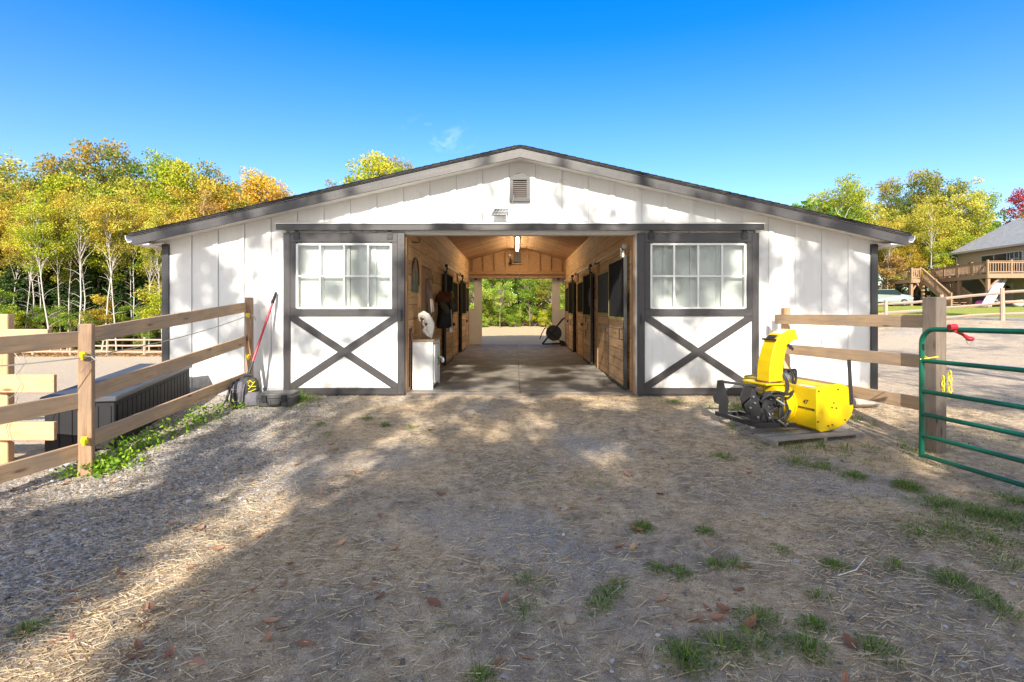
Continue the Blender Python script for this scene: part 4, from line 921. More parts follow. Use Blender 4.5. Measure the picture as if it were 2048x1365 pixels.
for i,(x,y,z,zz) in enumerate(((-4.0,4.735,.86,0),(-3.985,4.735,.09,0),(-4.05,7.74,1.19,0),(-4.05,7.74,.575,0))):
    mb=MB();s=.9;mb.box(x-.02,y-.03,z-.028,x+.03,y-.002,z+.032);mb.tube([(x+.005,y-.03,z),(x+.045,y-.075,z)],.017,8);mb.tube([(x+.045,y-.075,z-.035),(x+.05,y-.08,z+.02)],.013,7);mb.box(x+.028,y-.09,z-.008,x+.058,y-.06,z+.022)
    labs=['upper yellow insulator clip on the nearer post of the left fence','lower yellow insulator clip on the nearer post of the left fence','upper yellow insulator clip on the fence post against the barn','lower yellow insulator clip on the fence post against the barn']
    tag(mb.build('fence_insulator',M['plasticyellow'],loc=(x,y,z),bevel=.003),labs[i],'insulator','yellow insulators on the left fence')
def ribbon(pts,h):
    mb=MB()
    for a,b_ in zip(pts,pts[1:]): mb.beam(a,b_,.0018,h)
    return mb
pts=[]
for i in range(13):
    t=i/12;pts.append(Vector((-4.35,3.5,.86)).lerp(Vector((-3.95,4.66,.845)),t)-Vector((0,0,.02*math.sin(math.pi*t))))
for i in range(1,13):
    t=i/12;pts.append(Vector((-3.95,4.66,.845)).lerp(Vector((-4.0,7.66,1.185)),t)-Vector((0,0,.05*math.sin(math.pi*t))))
mb=ribbon(pts,.011);e=pts[-1];mb.tube([e,e+Vector((.05,-.01,.01)),e+Vector((.10,-.02,-.02)),e+Vector((.115,-.02,-.07))],.009,6)
tag(mb.build('fence_tape',M['tape'],loc=pts[12]),'flat electric fence tape strung between the yellow clips','fence tape')
mb=MB();mb.tube([(-3.97,4.66,.84),(-3.90,4.66,.86),(-3.86,4.68,.83),(-3.90,4.67,.80),(-3.95,4.67,.74),(-3.97,4.67,.71)],.0035,5);mb.tube([(-3.93,4.66,.86),(-3.87,4.66,.855),(-3.83,4.66,.82)],.006,5)
tag(mb.build('wire_twist',M['wire'],loc=(-3.95,4.66,.84)),'short twist of wire dangling at the upper clip','wire')
# unfinished lumber panel on the left
lp=empty('lumber_rails',(-5.0,5.05,-.2),'fresh short boards nailed to a single post behind the left fence','fence')
post('post',-5.05,5.06,-.4,1.235,.118,.35,M['railnew'],lp)
for x1,z0,z1,y in((-4.53,.99,1.09,4.955),(-4.47,.487,.657,4.955),(-4.47,.03,.205,4.955)):
    mb=MB();mb.box(-7.2,y,z0,x1,y+.036,z1,(1,0,0));mb.build('rail',M['railnew'],lp,bevel=.003)
mb=MB();y=4.94
for seg in([(-4.76,1.0),(-4.75,.86),(-4.71,.78),(-4.80,.66),(-4.76,.56),(-4.80,.48),(-4.86,.44)],[(-4.80,.44),(-4.84,.30),(-4.90,.16),(-4.87,.06),(-4.78,-.0),(-4.7,.02)],[(-4.9,1.0),(-4.84,.88),(-4.77,.80)]):
    mb.tube([(a,y-.004*i,b_) for i,(a,b_) in enumerate(seg)],.0028,5)
tag(mb.build('loose_wire',M['wire'],loc=(-4.8,y,.6)),'thin loose wire tangled over the fresh boards','wire')
# storage bench (dark grey box)
bx=empty('deck_storage_box',(-4.6,6.6,-.2),'long dark grey panelled storage bench behind the left fence','storage box')
A_=Vector((-4.27,5.45,-.2));B_=Vector((-4.84,7.62,-.09));ud=(B_-A_);lenx=ud.length;u=ud.normalized();wv=Vector((-.97,-.25,0)).normalized();hh_=.57
def bp(a,b,z): return A_+u*a+wv*b+Vector((0,0,z))
mb=MB();mb.loft([[bp(0,0,.02),bp(lenx,0,.02),bp(lenx,.62,.02),bp(0,.62,.02)],[bp(0,0,hh_-.05),bp(lenx,0,hh_-.05),bp(lenx,.62,hh_-.05),bp(0,.62,hh_-.05)]]);mb.build('box_body',M['boxgrey'],bx,bevel=.01)
mb=MB();mb.loft([[bp(-.03,-.03,hh_-.055),bp(lenx+.03,-.03,hh_-.055),bp(lenx+.03,.65,hh_-.055),bp(-.03,.65,hh_-.055)],[bp(-.03,-.03,hh_),bp(lenx+.03,-.03,hh_),bp(lenx+.03,.65,hh_+.02),bp(-.03,.65,hh_+.02)]]);mb.build('lid',M['boxlid'],bx,bevel=.012)
mb=MB()
k=int(lenx/.115)
for i in range(k): mb.beam(bp(.06+i*(lenx-.1)/k,-.007,.05),bp(.06+i*(lenx-.1)/k,-.007,hh_-.1),.012,.088,up=u) if False else mb.loft([[bp(.05+i*(lenx-.1)/k,-.009,z),bp(.05+(i+.88)*(lenx-.1)/k,-.009,z),bp(.05+(i+.88)*(lenx-.1)/k,.0,z),bp(.05+i*(lenx-.1)/k,.0,z)] for z in(.06,hh_-.1)])
for i in range(5): mb.loft([[bp(-.009,.03+i*.115,z),bp(0,.03+i*.115,z),bp(0,.03+(i+.88)*.115,z),bp(-.009,.03+(i+.88)*.115,z)] for z in(.06,hh_-.1)])
mb.build('panel_slats',M['boxgrey'],bx,bevel=.003)
# ------------- right fence + gate
fr_=empty('rail_fence',(4.1,6.5,-.2),'wooden rail fence from the barn wall to the gate post behind the yellow machine','fence')
QA=Vector((3.89,7.62,0));QB=Vector((4.30,5.42,0))
post('post',QA.x,QA.y,-.2,1.30,.095,.05,M['railnew'],fr_)
for z0,z1 in((1.135,1.15),(.705,.72),(.27,.26)):
    a=QA+(QA-QB).normalized()*.0;mb=MB();mb.beam((3.78,7.70,z0),(4.33,5.50,z1),.036,.14);mb.build('rail',M['rail'],fr_,bevel=.003)
gp=post('gate_post',QB.x-.005,QB.y,-.6,1.405,.145,.28,M['postgrey'],None);gp.location=(0,0,0)
tag(gp,'thick weathered square gate post beside the green gate','post')
ch=MB()
for i in range(5):
    z=.62-i*.055;ang=i%2
    pts=[Vector((4.385+(.016*math.cos(t) if ang else 0),5.33+(0 if ang else .016*math.cos(t)),z+.032*math.sin(t))) for t in np.linspace(0,2*math.pi,9)];ch.tube(pts,.006,5,cap=False)
for i in range(3):
    z=.57-i*.055;pts=[Vector((4.31+.014*math.cos(t)*(i%2),5.325+.014*math.cos(t)*((i+1)%2),z+.03*math.sin(t))) for t in np.linspace(0,2*math.pi,9)];ch.tube(pts,.005,5,cap=False)
tag(ch.build('gate_chain',M['plasticyellow'],loc=(4.38,5.33,.6)),'yellow chain hanging behind the weathered gate post','chain')
gt=empty('farm_gate',(3.94,5.1,-.15),'open green tubular farm gate with six bars at the right edge','gate')
G0=Vector((3.93,5.12,0));G1=Vector((4.05,4.10,0));gd=(G1-G0).normalized();LG=3.1
zt0,zt1=1.07,1.115;sl_=(zt1-zt0)/(G1-G0).length
def gp_(s,z): return Vector((G0.x+gd.x*s,G0.y+gd.y*s,z+sl_*s*.35))
ztop=1.085;zbot=-.175;rad=.024
mb=MB();pts=[]
R_=.14
pts.append(gp_(0,zbot));pts.append(gp_(0,.4));pts.append(gp_(0,ztop-R_))
for i in range(1,7):
    t=math.pi/2*i/6;pts.append(gp_(R_-R_*math.cos(t),ztop-R_+R_*math.sin(t)))
pts.append(gp_(1.5,ztop));pts.append(gp_(LG,ztop));mb.tube(pts,rad,12);mb.tube([gp_(LG,zbot-.03),gp_(LG,ztop)],rad,12);mb.build('gate_frame',M['greengate'],gt,smooth='auto')
for z in(.775,.475,.25,.04,-.155):
    mb=MB();mb.tube([gp_(0,z),gp_(LG,z-.01)],rad*.88,12);mb.build('gate_bar',M['greengate'],gt,smooth='auto')
mb=MB();mb.tube([gp_(-.03,.80),gp_(-.01,.83)+Vector((.03,.03,0)),gp_(.03,.80)+Vector((.05,0,0)),gp_(-.02,.79)+Vector((-.02,-.03,0)),gp_(-.03,.80),gp_(.0,.80)+Vector((.12,.06,-.005)),gp_(0,.8)+Vector((.26,.12,0))],.006,5);tag(mb.build('yellow_cord',M['plasticyellow'],loc=gp_(0,.8)),'yellow cord tied round the gate end','cord')
mb=MB();c=gp_(.62,ztop);mb.tube([at(1898,655,4.75),at(1912,654,4.75)],.028,8);mb.tube([at(1908,662,4.75),at(1925,669,4.75),at(1938,678,4.74)],[.012,.014,.02],7);mb.ell(at(1940,678,4.73),(.038,.03,.022),9,6);mb.build
gh=mb.build('insulated_grip',M['redpaint'],loc=at(1915,665,4.75),smooth='auto');tag(gh,'red insulated gate grip hanging by the green gate','grip')
mb=MB();mb.tube([at(1940,680,4.73)+Vector((.03*math.cos(t),0,.03*math.sin(t)-.01)) for t in np.linspace(0,6.28,9)],.004,5);q=mb.build('hook',M['galv'],gh);q.location=-wl(gh)
# ------------- distant fences
def split_fence(label,posts,hts,nm='split_rail_fence'):
    f=empty(nm,posts[0],label,'fence')
    for i,p in enumerate(posts):
        x,y,z=p;mb=MB();mb.tube([(x,y,z-.4),(x+.01,y,z+.6),(x,y,z+hts)],[.085,.08,.07],7,jit=.08);mb.build('post',M['splitrail'],f)
    for a,b_ in zip(posts,posts[1:]):
        for h in(.28,.68,1.08):
            k=hts/1.25;A1=Vector(a)+Vector((0,0,h*k+random.uniform(-.04,.04)));B1=Vector(b_)+Vector((0,0,h*k+random.uniform(-.04,.04)));m=(A1+B1)/2+Vector((0,0,random.uniform(-.03,.04)));d=(B1-A1).normalized()*.15
            mb=MB();mb.tube([A1-d,A1+d,m,B1-d,B1+d],[.03,.062,.066,.06,.03],6,jit=.1);mb.build('rail',M['splitrail'],f)
    return f
pp=[]
for i in range(-2,8):
    X=at(289,700,35).x-2.52*i;pp.append((X,35.0+.02*i,gz(X,35,False)))
split_fence('three-rail split fence between the sandy paddock and the wood',pp,1.27)
pts=[(12.5,28.0,.0),(14.9,25.9,.15),(16.9,23.8,.36),(18.3,22.4,.57),(19.6,21.0,.8),(21.1,19.5,.9),(22.6,18.0,.95)]
split_fence('three-rail split fence in front of the lawn and house',pts,1.34)
# ------------- snow blower
TH=math.radians(15.5);bo=Vector((3.285,5.80,-.075))
ua=Vector((-math.sin(TH),math.cos(TH),0));va=Vector((-math.cos(TH),-math.sin(TH),0))   # u away, v rear (towards left)
def bl(u,v,z): return bo+ua*u+va*v+Vector((0,0,z))
sb=empty('snow_blower_attachment',bl(.5,-.1,0),'yellow tractor snow blower with upright chute resting on a pallet','snow blower')
WD=1.16
prof0=[(0,.02),(0,.475),(-.10,.485),(-.24,.515),(-.34,.49),(-.40,.44),(-.425,.33),(-.43,.22),(-.40,.13),(-.33,.055),(-.22,.0),(-.05,-.02)]
prof=[(v*1.22 if v<0 else v,z) for v,z in prof0]
for uu,nmx in((0,0),(WD,1)):
    mb=MB();mb.prism([bl(uu,v,z) for v,z in prof],ua*.008,(0,0,1));mb.build('end_plate',M['yellow'],sb,bevel=.002)
mb=MB()
shell=[(-.26,.50),(-.20,.475),(0,.46),(0,.02),(-.05,-.01),(-.22,.01)]
for (a,b_) in zip(shell,shell[1:]):
    mb._add([bl(.008,a[0],a[1]),bl(WD-.001,a[0],a[1]),bl(WD-.001,b_[0],b_[1]),bl(.008,b_[0],b_[1]),bl(.008,a[0]-.006,a[1]-.006),bl(WD-.001,a[0]-.006,a[1]-.006),bl(WD-.001,b_[0]-.006,b_[1]-.006),bl(.008,b_[0]-.006,b_[1]-.006)],[(0,1,2,3),(4,7,6,5),(0,3,7,4),(1,5,6,2),(0,4,5,1),(3,2,6,7)],ua)
mb.build('auger_housing',M['yellow'],sb)
mb=MB();pts=[bl(.02+WD*.95*i/60,-.22+.15*math.cos(i*.42),.22+.15*math.sin(i*.42)) for i in range(61)];mb.tube(pts,.018,5);mb.tube([bl(.01,-.22,.22),bl(WD,-.22,.22)],.025,8);mb.build('auger',M['black'],sb)
mb=MB();cu,cz,rd=.50,.235,.215
def ring(v,r,n=24): return [bl(cu+r*math.cos(t),v,cz+r*math.sin(t)) for t in np.linspace(0,2*math.pi,n+1)[:-1]]
mb.loft([ring(.002,rd+.02),ring(.02,rd+.02),ring(.022,rd),ring(.19,rd),ring(.20,rd-.03),ring(.21,.05)]);mb.build('impeller_drum',M['yellow'],sb,smooth='auto')
mb=MB()
def quadbox(u0,u1,v0,v1,z0,z1): mb.loft([[bl(u0,v0,z),bl(u1,v0,z),bl(u1,v1,z),bl(u0,v1,z)] for z in(z0,z1)])
quadbox(.42,.82,.0,.30,.455,.475);quadbox(.46,.80,.02,.19,.40,.454)
mb.build('chute_base',M['yellow'],sb,bevel=.002)
mb=MB();mb.tube([bl(.58,.13,.476),bl(.58,.13,.495)],.145,20);mb.build('chute_ring',M['leather'],sb)
# chute: lofted curved duct leaning, hood folding to the right
def cring(cu_,cv,z,wu,wv_,tilt):
    c=bl(cu_,cv,z);d=Vector((0,0,1))*math.cos(tilt)-va*math.sin(tilt)   # duct direction (leans to -v)
    side=d.cross(ua).normalized()
    o=[]
    for a,b_ in((-1,-1),(-.3,-1.12),(.3,-1.12),(1,-1),(1,1),(-1,1)): o.append(c+ua*a*wu+side*b_*wv_)
    return o
mb=MB();mb.loft([cring(.56,.125,.49,.105,.10,-.06),cring(.56,.125,.60,.105,.098,-.02),cring(.56,.11,.72,.105,.096,.16),cring(.56,.075,.85,.10,.092,.30),cring(.56,.035,.945,.10,.088,.42)],ax=(0,0,1))
mb.build('discharge_chute',M['yellow'],sb,bevel=.006)
mb=MB();mb.loft([cring(.56,.045,.935,.104,.092,.45),cring(.56,-.005,.99,.104,.08,.85),cring(.56,-.09,1.035,.104,.07,1.15),cring(.56,-.18,1.055,.104,.062,1.25)]);mb.build('chute_hood',M['yellow'],sb,bevel=.006)
mb=MB();mb.tube([bl(.45,.135,.99),bl(.67,.135,.99)],.012,8);mb.build('hinge_pin',M['black'],sb);mb=MB();mb.beam(bl(.445,-.03,.93),bl(.445,-.11,.87),.012,.03);mb.tube([bl(.44,-.06,.90),bl(.425,-.06,.90)],.026,7);mb.build('hood_hinge',M['black'],sb)
for (va_,za_,vb_,zb_,mt) in ((.118,1.006,.075,1.039,'black'),(.02,1.062,-.07,1.098,'whiteplastic')):
    mb=MB();mb._add([bl(.49,va_,za_),bl(.63,va_,za_),bl(.63,vb_,zb_),bl(.49,vb_,zb_),bl(.49,va_,za_+.004),bl(.63,va_,za_+.004),bl(.63,vb_,zb_+.004),bl(.49,vb_,zb_+.004)],[(0,1,2,3),(4,7,6,5),(0,4,5,1),(1,5,6,2),(2,6,7,3),(3,7,4,0)],ua);mb.build('warning_label',M[mt],sb)
# decals
def decal(name,cu_,v,z,w,h,mat): 
    m2=MB();m2._add([bl(cu_-w/2,v,z-h/2),bl(cu_+w/2,v,z-h/2),bl(cu_+w/2,v,z+h/2),bl(cu_-w/2,v,z+h/2)],[(0,1,2,3)],ua);return m2.build(name,mat,sb)
mb=MB();mb._add([bl(.12,-.03,.468),bl(.30,-.03,.468),bl(.30,-.13,.4685),bl(.12,-.13,.4685)],[(0,1,2,3)],ua)
mb.build('warning_label',M['whiteplastic'],sb)
for (cu_,z,txt,sz,matn) in((.15,.295,'47',.07,'black'),(.135,.235,'SNOW BLOWER',.032,'black')):
    cv=bpy.data.curves.new('lettering','FONT');cv.body=txt;cv.size=sz;cv.extrude=.0008;cv.align_x='CENTER';cv.shear=.2 if txt=='47' else 0;cv.offset=.001
    ob=bpy.data.objects.new('lettering',cv);C.objects.link(ob);ob.data.materials.append(M[matn])
    X_=-ua;Z_=va;Y_=Vector((0,0,1));R3=Matrix((X_,Y_,Z_)).transposed().to_4x4()
    ob.matrix_world=Matrix.Translation(bl(cu_,.003,z-.02))@R3
    bpy.context.view_layer.update();dg=bpy.context.evaluated_depsgraph_get();me=bpy.data.meshes.new_from_object(ob.evaluated_get(dg))
    bpy.data.objects.remove(ob);me.transform(R3);ob=bpy.data.objects.new('lettering',me);C.objects.link(ob)
    ob.parent=sb;ob.location=bl(cu_,.003,z-.02)-wl(sb)
# black drift bar
mb=MB();mb.beam(bl(-.006,-.49,.27),bl(-.006,-.455,.78),.012,.045,up=va);mb.build('drift_bar',M['black'],sb)
mb=MB()
for v,z in((-.24,.30),(-.215,.25),(-.275,.24),(-.16,.045),(-.22,.055),(-.485,.30),(-.48,.40),(-.03,.44),(-.02,.10),(-.30,.45),(-.40,.10)): mb.tube([bl(-.012,v,z),bl(.0,v,z)],.009,6)
mb.build('bolt',M['leather'],sb)
_bl0=bl
def bl(u,v,z): return _bl0(u,v,z+.055)
# hitch frame
mb=MB()
def plate(uu,pts,th=.012): mb.prism([bl(uu,v,z) for v,z in pts],ua*th,(0,0,1))
mb=MB()
mb=MB();plate(.18,[(.62,.30),(.66,.40),(.70,.40),(.72,.30),(.80,.24),(.78,.17),(.72,.15),(.70,.02),(.66,-.02),(.60,.02),(.58,.18)]);mb.build('hitch_plate',M['black'],sb,bevel=.002)
mb=MB();plate(.72,[(.62,.30),(.66,.44),(.74,.44),(.76,.30),(.80,.24),(.78,.17),(.72,.15),(.72,.02),(.66,-.02),(.60,.02),(.58,.18)]);mb.build('hitch_plate',M['black'],sb,bevel=.002)
mb=MB();plate(.30,[(.30,.30),(.34,.36),(.42,.35),(.46,.24),(.44,.10),(.38,.02),(.30,.04),(.26,.18)]);mb.build('hitch_plate',M['black'],sb,bevel=.002)
mb=MB();plate(.62,[(.25,.30),(.30,.38),(.44,.38),(.50,.24),(.46,.10),(.38,.02),(.30,.04),(.22,.18)]);mb.build('hitch_plate',M['black'],sb,bevel=.002)
mb=MB();mb.beam(bl(.20,.62,.40),bl(.50,.28,.36),.035,.035);mb.beam(bl(.74,.68,.42),bl(.60,.28,.37),.045,.03);mb.beam(bl(.15,.70,.02),bl(.15,.15,-.01),.06,.05);mb.beam(bl(.80,.70,.02),bl(.80,.10,-.01),.06,.05);mb.beam(bl(.15,.68,.02),bl(.80,.68,.02),.05,.05);mb.beam(bl(.12,.36,.01),bl(.82,.36,.01),.05,.05)
mb.beam(bl(.18,.60,.12),bl(.45,.22,.10),.03,.03);mb.beam(bl(.28,.5,.06),bl(.28,.2,.20),.03,.03)
mb.build('hitch_frame',M['black'],sb,bevel=.004)
mb=MB();mb.tube([bl(.45,.22,.22),bl(.45,.36,.22)],.085,14);mb.tube([bl(.45,.36,.22),bl(.45,.50,.20)],[.05,.04],12);mb.ell(bl(.45,.24,.22),(.11,.11,.11),12,8);mb.build('gearbox',M['bars'],sb,smooth='auto')
mb=MB();mb.prism([bl(.27,.32,.0),bl(.27,.42,.24),bl(.27,.48,.20),bl(.27,.50,.0)],ua*.01,(0,0,1));mb.tube([bl(.24,.25,.28),bl(.24,.275,.10),bl(.24,.28,.0),bl(.25,.34,-.03),bl(.27,.47,-.02)],.014,7);mb.prism([bl(.23,.22,.30),bl(.23,.255,.30),bl(.23,.27,.05),bl(.23,.22,.05)],ua*.02,(0,0,1));mb.build('guard',M['black'],sb,bevel=.002)
for (v,z,uu) in((.70,.33,.17),(.68,.26,.17),(.74,.21,.17),(.64,.10,.17),(.36,.27,.29),(.40,.18,.29),(.34,.10,.29),(.45,.12,.29),(.50,.09,.15),(.30,.02,.11)):
    mb=MB();mb.tube([bl(uu,v,z),bl(uu-.018,v,z)],.012,7);mb.build('steel_pin',M['galv'],sb)
mb=MB();mb.tube([bl(.12,.40,.06),bl(.12,.30,-.01)],.012,6);mb.build('steel_pin',M['galv'],sb);mb=MB();mb.tube([bl(.20,.36,.28),bl(.16,.28,.22)],.012,6)
mb.build('steel_pin',M['galv'],sb)
bl=_bl0
# hoses
def spline(pts,n=8):
    P_=[Vector(p) for p in pts];P_=[P_[0]]+P_+[P_[-1]];o=[]
    for i in range(1,len(P_)-2):
        for k in range(n):
            t=k/n;a,b_,c,d=P_[i-1:i+3];o.append(.5*((2*b_)+(-a+c)*t+(2*a-5*b_+4*c-d)*t*t+(-a+3*b_-3*c+d)*t**3))
    o.append(P_[-2]);return o
for k,(p,r) in enumerate([([bl(.30,.40,.20),bl(.22,.38,.12),bl(.20,.28,.11),bl(.22,.18,.20),bl(.30,.14,.30),bl(.40,.03,.37)],.014),
    ([bl(.32,.44,.24),bl(.20,.46,.18),bl(.17,.40,.07),bl(.18,.26,.08),bl(.20,.16,.20)],.013),
    ([bl(.34,.42,.36),bl(.30,.28,.40),bl(.30,.10,.37),bl(.36,-.02,.40),bl(.46,-.12,.52),bl(.55,-.17,.60),bl(.62,-.13,.60),bl(.62,-.05,.50)],.014),
    ([bl(.30,.46,.33),bl(.26,.30,.36),bl(.27,.12,.33),bl(.34,-.02,.41),bl(.44,-.15,.55),bl(.52,-.21,.62),bl(.60,-.18,.58)],.013),
    ([bl(.40,.36,.40),bl(.34,.20,.30),bl(.35,.06,.32),bl(.42,-.02,.44),bl(.50,.0,.60),bl(.56,.04,.68)],.013),
    ([bl(.36,.30,.38),bl(.32,.14,.36),bl(.38,.03,.46),bl(.47,.02,.58)],.020),
    ([bl(.28,.50,.30),bl(.22,.44,.38),bl(.24,.34,.34),bl(.28,.36,.26)],.012)]):
    mb=MB();mb.tube(spline(p),r,8);mb.build('hydraulic_hose',M['black'],sb,smooth='auto')
mb=MB();c=bl(.80,-.12,.50)
mb.loft([[bl(.52,-.05,z) if False else bl(u_,v_,z) for u_,v_ in((.62,-.30),(.62,-.02),(1.02,-.02),(1.02,-.30))] for z in(.48,)]+[[bl(.66,-.28,.58),bl(.66,-.04,.60),(bl(1.0,-.04,.62)),bl(1.0,-.28,.60)]]);mb.build('motor_cover',M['galv'],sb,bevel=.01)
mb=MB();mb.beam(bl(.60,-.31,.48),bl(.63,-.29,.60),.05,.02);mb.beam(bl(.63,-.29,.60),bl(.63,-.05,.62),.05,.02);mb.beam(bl(.60,-.03,.50),bl(.63,-.05,.61),.05,.02);mb.build('support_arch',M['black'],sb)
# pallet
pl=empty('pallet',bl(.5,-.1,-.1),'weathered wooden pallet under the yellow snow blower','pallet')
pz=-.135
def pb(u0,u1,v0,v1,z0,z1,nm):
    mb=MB();mb.loft([[bl(u0,v0,z),bl(u1,v0,z),bl(u1,v1,z),bl(u0,v1,z)] for z in(z0,z1)],ax=va if abs(v1-v0)>abs(u1-u0) else ua);mb.build(nm,M['palletwood'],pl,bevel=.003)
for i,u0 in enumerate((-.02,.16,.34,.52,.70,.88,1.06)): pb(u0-.08,u0+.04,-.52,.66,-.055+.0,-.030,'deck_board')
for v0 in(-.50,-.05,.60): pb(-.10,1.10,v0,v0+.045,-.16,-.0555,'stringer')
sb.location=sb.location
mb=MB();mb.ell((4.55,7.1,.02),(.42,.12,.075),12,7,jit=.06);tag(mb.build('log',M['stone'],loc=(4.55,7.1,0)),'pale weathered stone log under the right fence','stone')
# ------------- backpack, case, shovel
Yb=7.30;bk=at(492,820,Yb);bk.z=gz(bk.x,Yb)+.0
pk=empty('backpack',bk,'black and grey backpack with yellow cords slumped against the fence post','backpack')
def rring(c,wx,wy,z,n=16,p=3.2,rot=0):
    o=[]
    for t in np.linspace(0,2*math.pi,n+1)[:-1]:
        a,b_=math.cos(t),math.sin(t);a=math.copysign(abs(a)**(2/p),a);b_=math.copysign(abs(b_)**(2/p),b_)
        x,y=a*wx,b_*wy;o.append(Vector((c[0]+x*math.cos(rot)-y*math.sin(rot),c[1]+x*math.sin(rot)+y*math.cos(rot),z)))
    return o
bxx,byy,bz=bk.x,bk.y,bk.z
mb=MB();R_=-.3
mb.loft([rring((bxx-.05,byy),.10,.08,bz,rot=R_),rring((bxx-.05,byy),.135,.11,bz+.03,rot=R_),rring((bxx-.045,byy+.01),.135,.115,bz+.18,rot=R_),rring((bxx-.03,byy+.02),.125,.105,bz+.30,rot=R_),rring((bxx-.015,byy+.03),.10,.085,bz+.37,rot=R_),rring((bxx,byy+.04),.05,.05,bz+.405,rot=R_)]);mb.build('main_bag',M['pack'],pk,smooth='auto')
mb=MB();R2=-.3
fx,fy=bxx-.075,byy-.10
mb.loft([rring((fx,fy),.075,.035,bz+.03,rot=R2),rring((fx-.0,fy-.015),.095,.05,bz+.07,rot=R2),rring((fx+.01,fy-.01),.092,.05,bz+.2,rot=R2),rring((fx+.025,fy+.01),.075,.04,bz+.30,rot=R2),rring((fx+.03,fy+.03),.04,.02,bz+.34,rot=R2)]);mb.build('front_pocket',M['packgrey'],pk,smooth='auto')
mb=MB();mb.loft([rring((fx+.005,fy-.03),.06,.04,bz+.09,rot=R2),rring((fx+.01,fy-.035),.062,.04,bz+.12,rot=R2),rring((fx+.015,fy-.03),.058,.04,bz+.195,rot=R2)]);mb.build('mesh_pocket',M['pack'],pk,smooth='auto')
sx,sy=bxx+.10,byy-.01
mb=MB();mb.loft([rring((sx+.01,sy),.10,.09,bz+.01,rot=.25),rring((sx+.01,sy),.115,.10,bz+.06,rot=.25),rring((sx,sy),.105,.09,bz+.15,rot=.25),rring((sx-.01,sy+.01),.08,.07,bz+.19,rot=.25)]);mb.build('side_pouch',M['packgrey'],pk,smooth='auto')
mb=MB();mb.loft([rring((sx-.01,sy+.01),.07,.05,bz+.18,rot=.1),rring((sx-.005,sy+.01),.085,.06,bz+.22,rot=.1),rring((sx-.02,sy+.02),.078,.055,bz+.33,rot=.1),rring((sx-.03,sy+.03),.05,.04,bz+.375,rot=.1)]);mb.build('side_pocket',M['packgreen'],pk,smooth='auto')
mb=MB();q=lambda x,z:(sx+x,sy-.062+.03*abs(x)*3,bz+z)
mb.tube([q(-.07,.20),q(0,.26),q(.055,.34)],.0045,5);mb.tube([q(-.06,.31),q(-.01,.27),q(.07,.27)],.0045,5);mb.tube([q(-.07,.195),q(0,.20),q(.07,.235)],.0045,5);mb.tube([q(-.05,.33),q(-.01,.36),q(.03,.32),q(.0,.35),q(-.04,.30)],.004,5)
mb.build('yellow_cord',M['plasticyellow'],pk)
for side in(-1,1):
    mb=MB();mb.tube([(fx+side*.088+.02,fy+.0,bz+.31),(fx+side*.10+.0,fy-.035,bz+.2),(fx+side*.105-.01,fy-.035,bz+.08),(fx+side*.06,fy-.05,bz+.03)],.011,6);mb.build('piping',M['packgrey'],pk,smooth='auto')
mb=MB();mb.tube([(bxx-.12,byy-.03,bz+.36),(bxx-.19,byy-.05,bz+.26),(bxx-.23,byy-.07,bz+.10),(bxx-.27,byy-.09,bz+.01)],[.014,.02,.018,.008],6);mb.build('shoulder_strap',M['pack'],pk)
mb=MB();mb.tube([(bxx-.04,byy-.02,bz+.37),(bxx+.0,byy-.03,bz+.425),(bxx+.08,byy,bz+.42),(bxx+.10,byy+.01,bz+.37)],.014,6);mb.build('top_strap',M['pack'],pk)
mb=MB()
for i in range(4):
    mb.box(fx-.028+i*.016,fy-.064,bz+.235+i*.001,fx-.020+i*.016,fy-.0615,bz+.245);mb.box(fx-.03+i*.018,fy-.0825,bz+.085-i*.003,fx-.02+i*.018,fy-.0795,bz+.093-i*.003)
mb.build('zip_mark',M['plasticyellow'],pk)
cs=at(549,817,7.2);cz=gz(cs.x,7.3)
hc=empty('hard_case',(cs.x,7.3,cz),'black hard plastic equipment case with latches lying by the backpack','case')
cw,cd_,chh=.245,.18,.145;Rz=.12
def cp(x,y,z): return Vector((cs.x+x*math.cos(Rz)-y*math.sin(Rz),7.32+x*math.sin(Rz)+y*math.cos(Rz),cz+z))
mb=MB();mb.loft([[cp(a*cw*k,b_*cd_*k,z) for a,b_ in((-1,-1),(1,-1),(1,1),(-1,1))] for z,k in((.005,.93),(.03,.95),(.112,.98))]);mb.build('case_base',M['case'],hc,bevel=.008)
mb=MB();mb.loft([[cp(a*cw*k,b_*cd_*k,z) for a,b_ in((-1,-1),(1,-1),(1,1),(-1,1))] for z,k in((.116,1.0),(.130,1.0),(.131,.97),(.168,.955),(.178,.90))]);l_=mb.build('case_lid',M['case'],hc,bevel=.006)
for x in(-.13,.13):
    mb=MB();mb.loft([[cp(x+a*.032,-cd_+b_,z) for a,b_ in((-1,-.022),(1,-.022),(1,.01),(-1,.01))] for z in(.07,.16)]);mb.build('latch',M['black'],hc,bevel=.004)
mb=MB();mb.tube([cp(-.085,-cd_+.005,.07),cp(-.08,-cd_-.035,.045),cp(-.05,-cd_-.045,.035),cp(.05,-cd_-.045,.035),cp(.08,-cd_-.035,.045),cp(.085,-cd_+.005,.07)],.011,8);mb.build('carry_handle',M['black'],hc,smooth='auto')
mb=MB()
for x in(-.2,-.06,.06,.2): mb.loft([[cp(x+a*.012,-cd_*.965+b_,z) for a,b_ in((-1,-.012),(1,-.012),(1,.0),(-1,.0))] for z in(.01,.09)])
mb.build('rib',M['case'],hc)
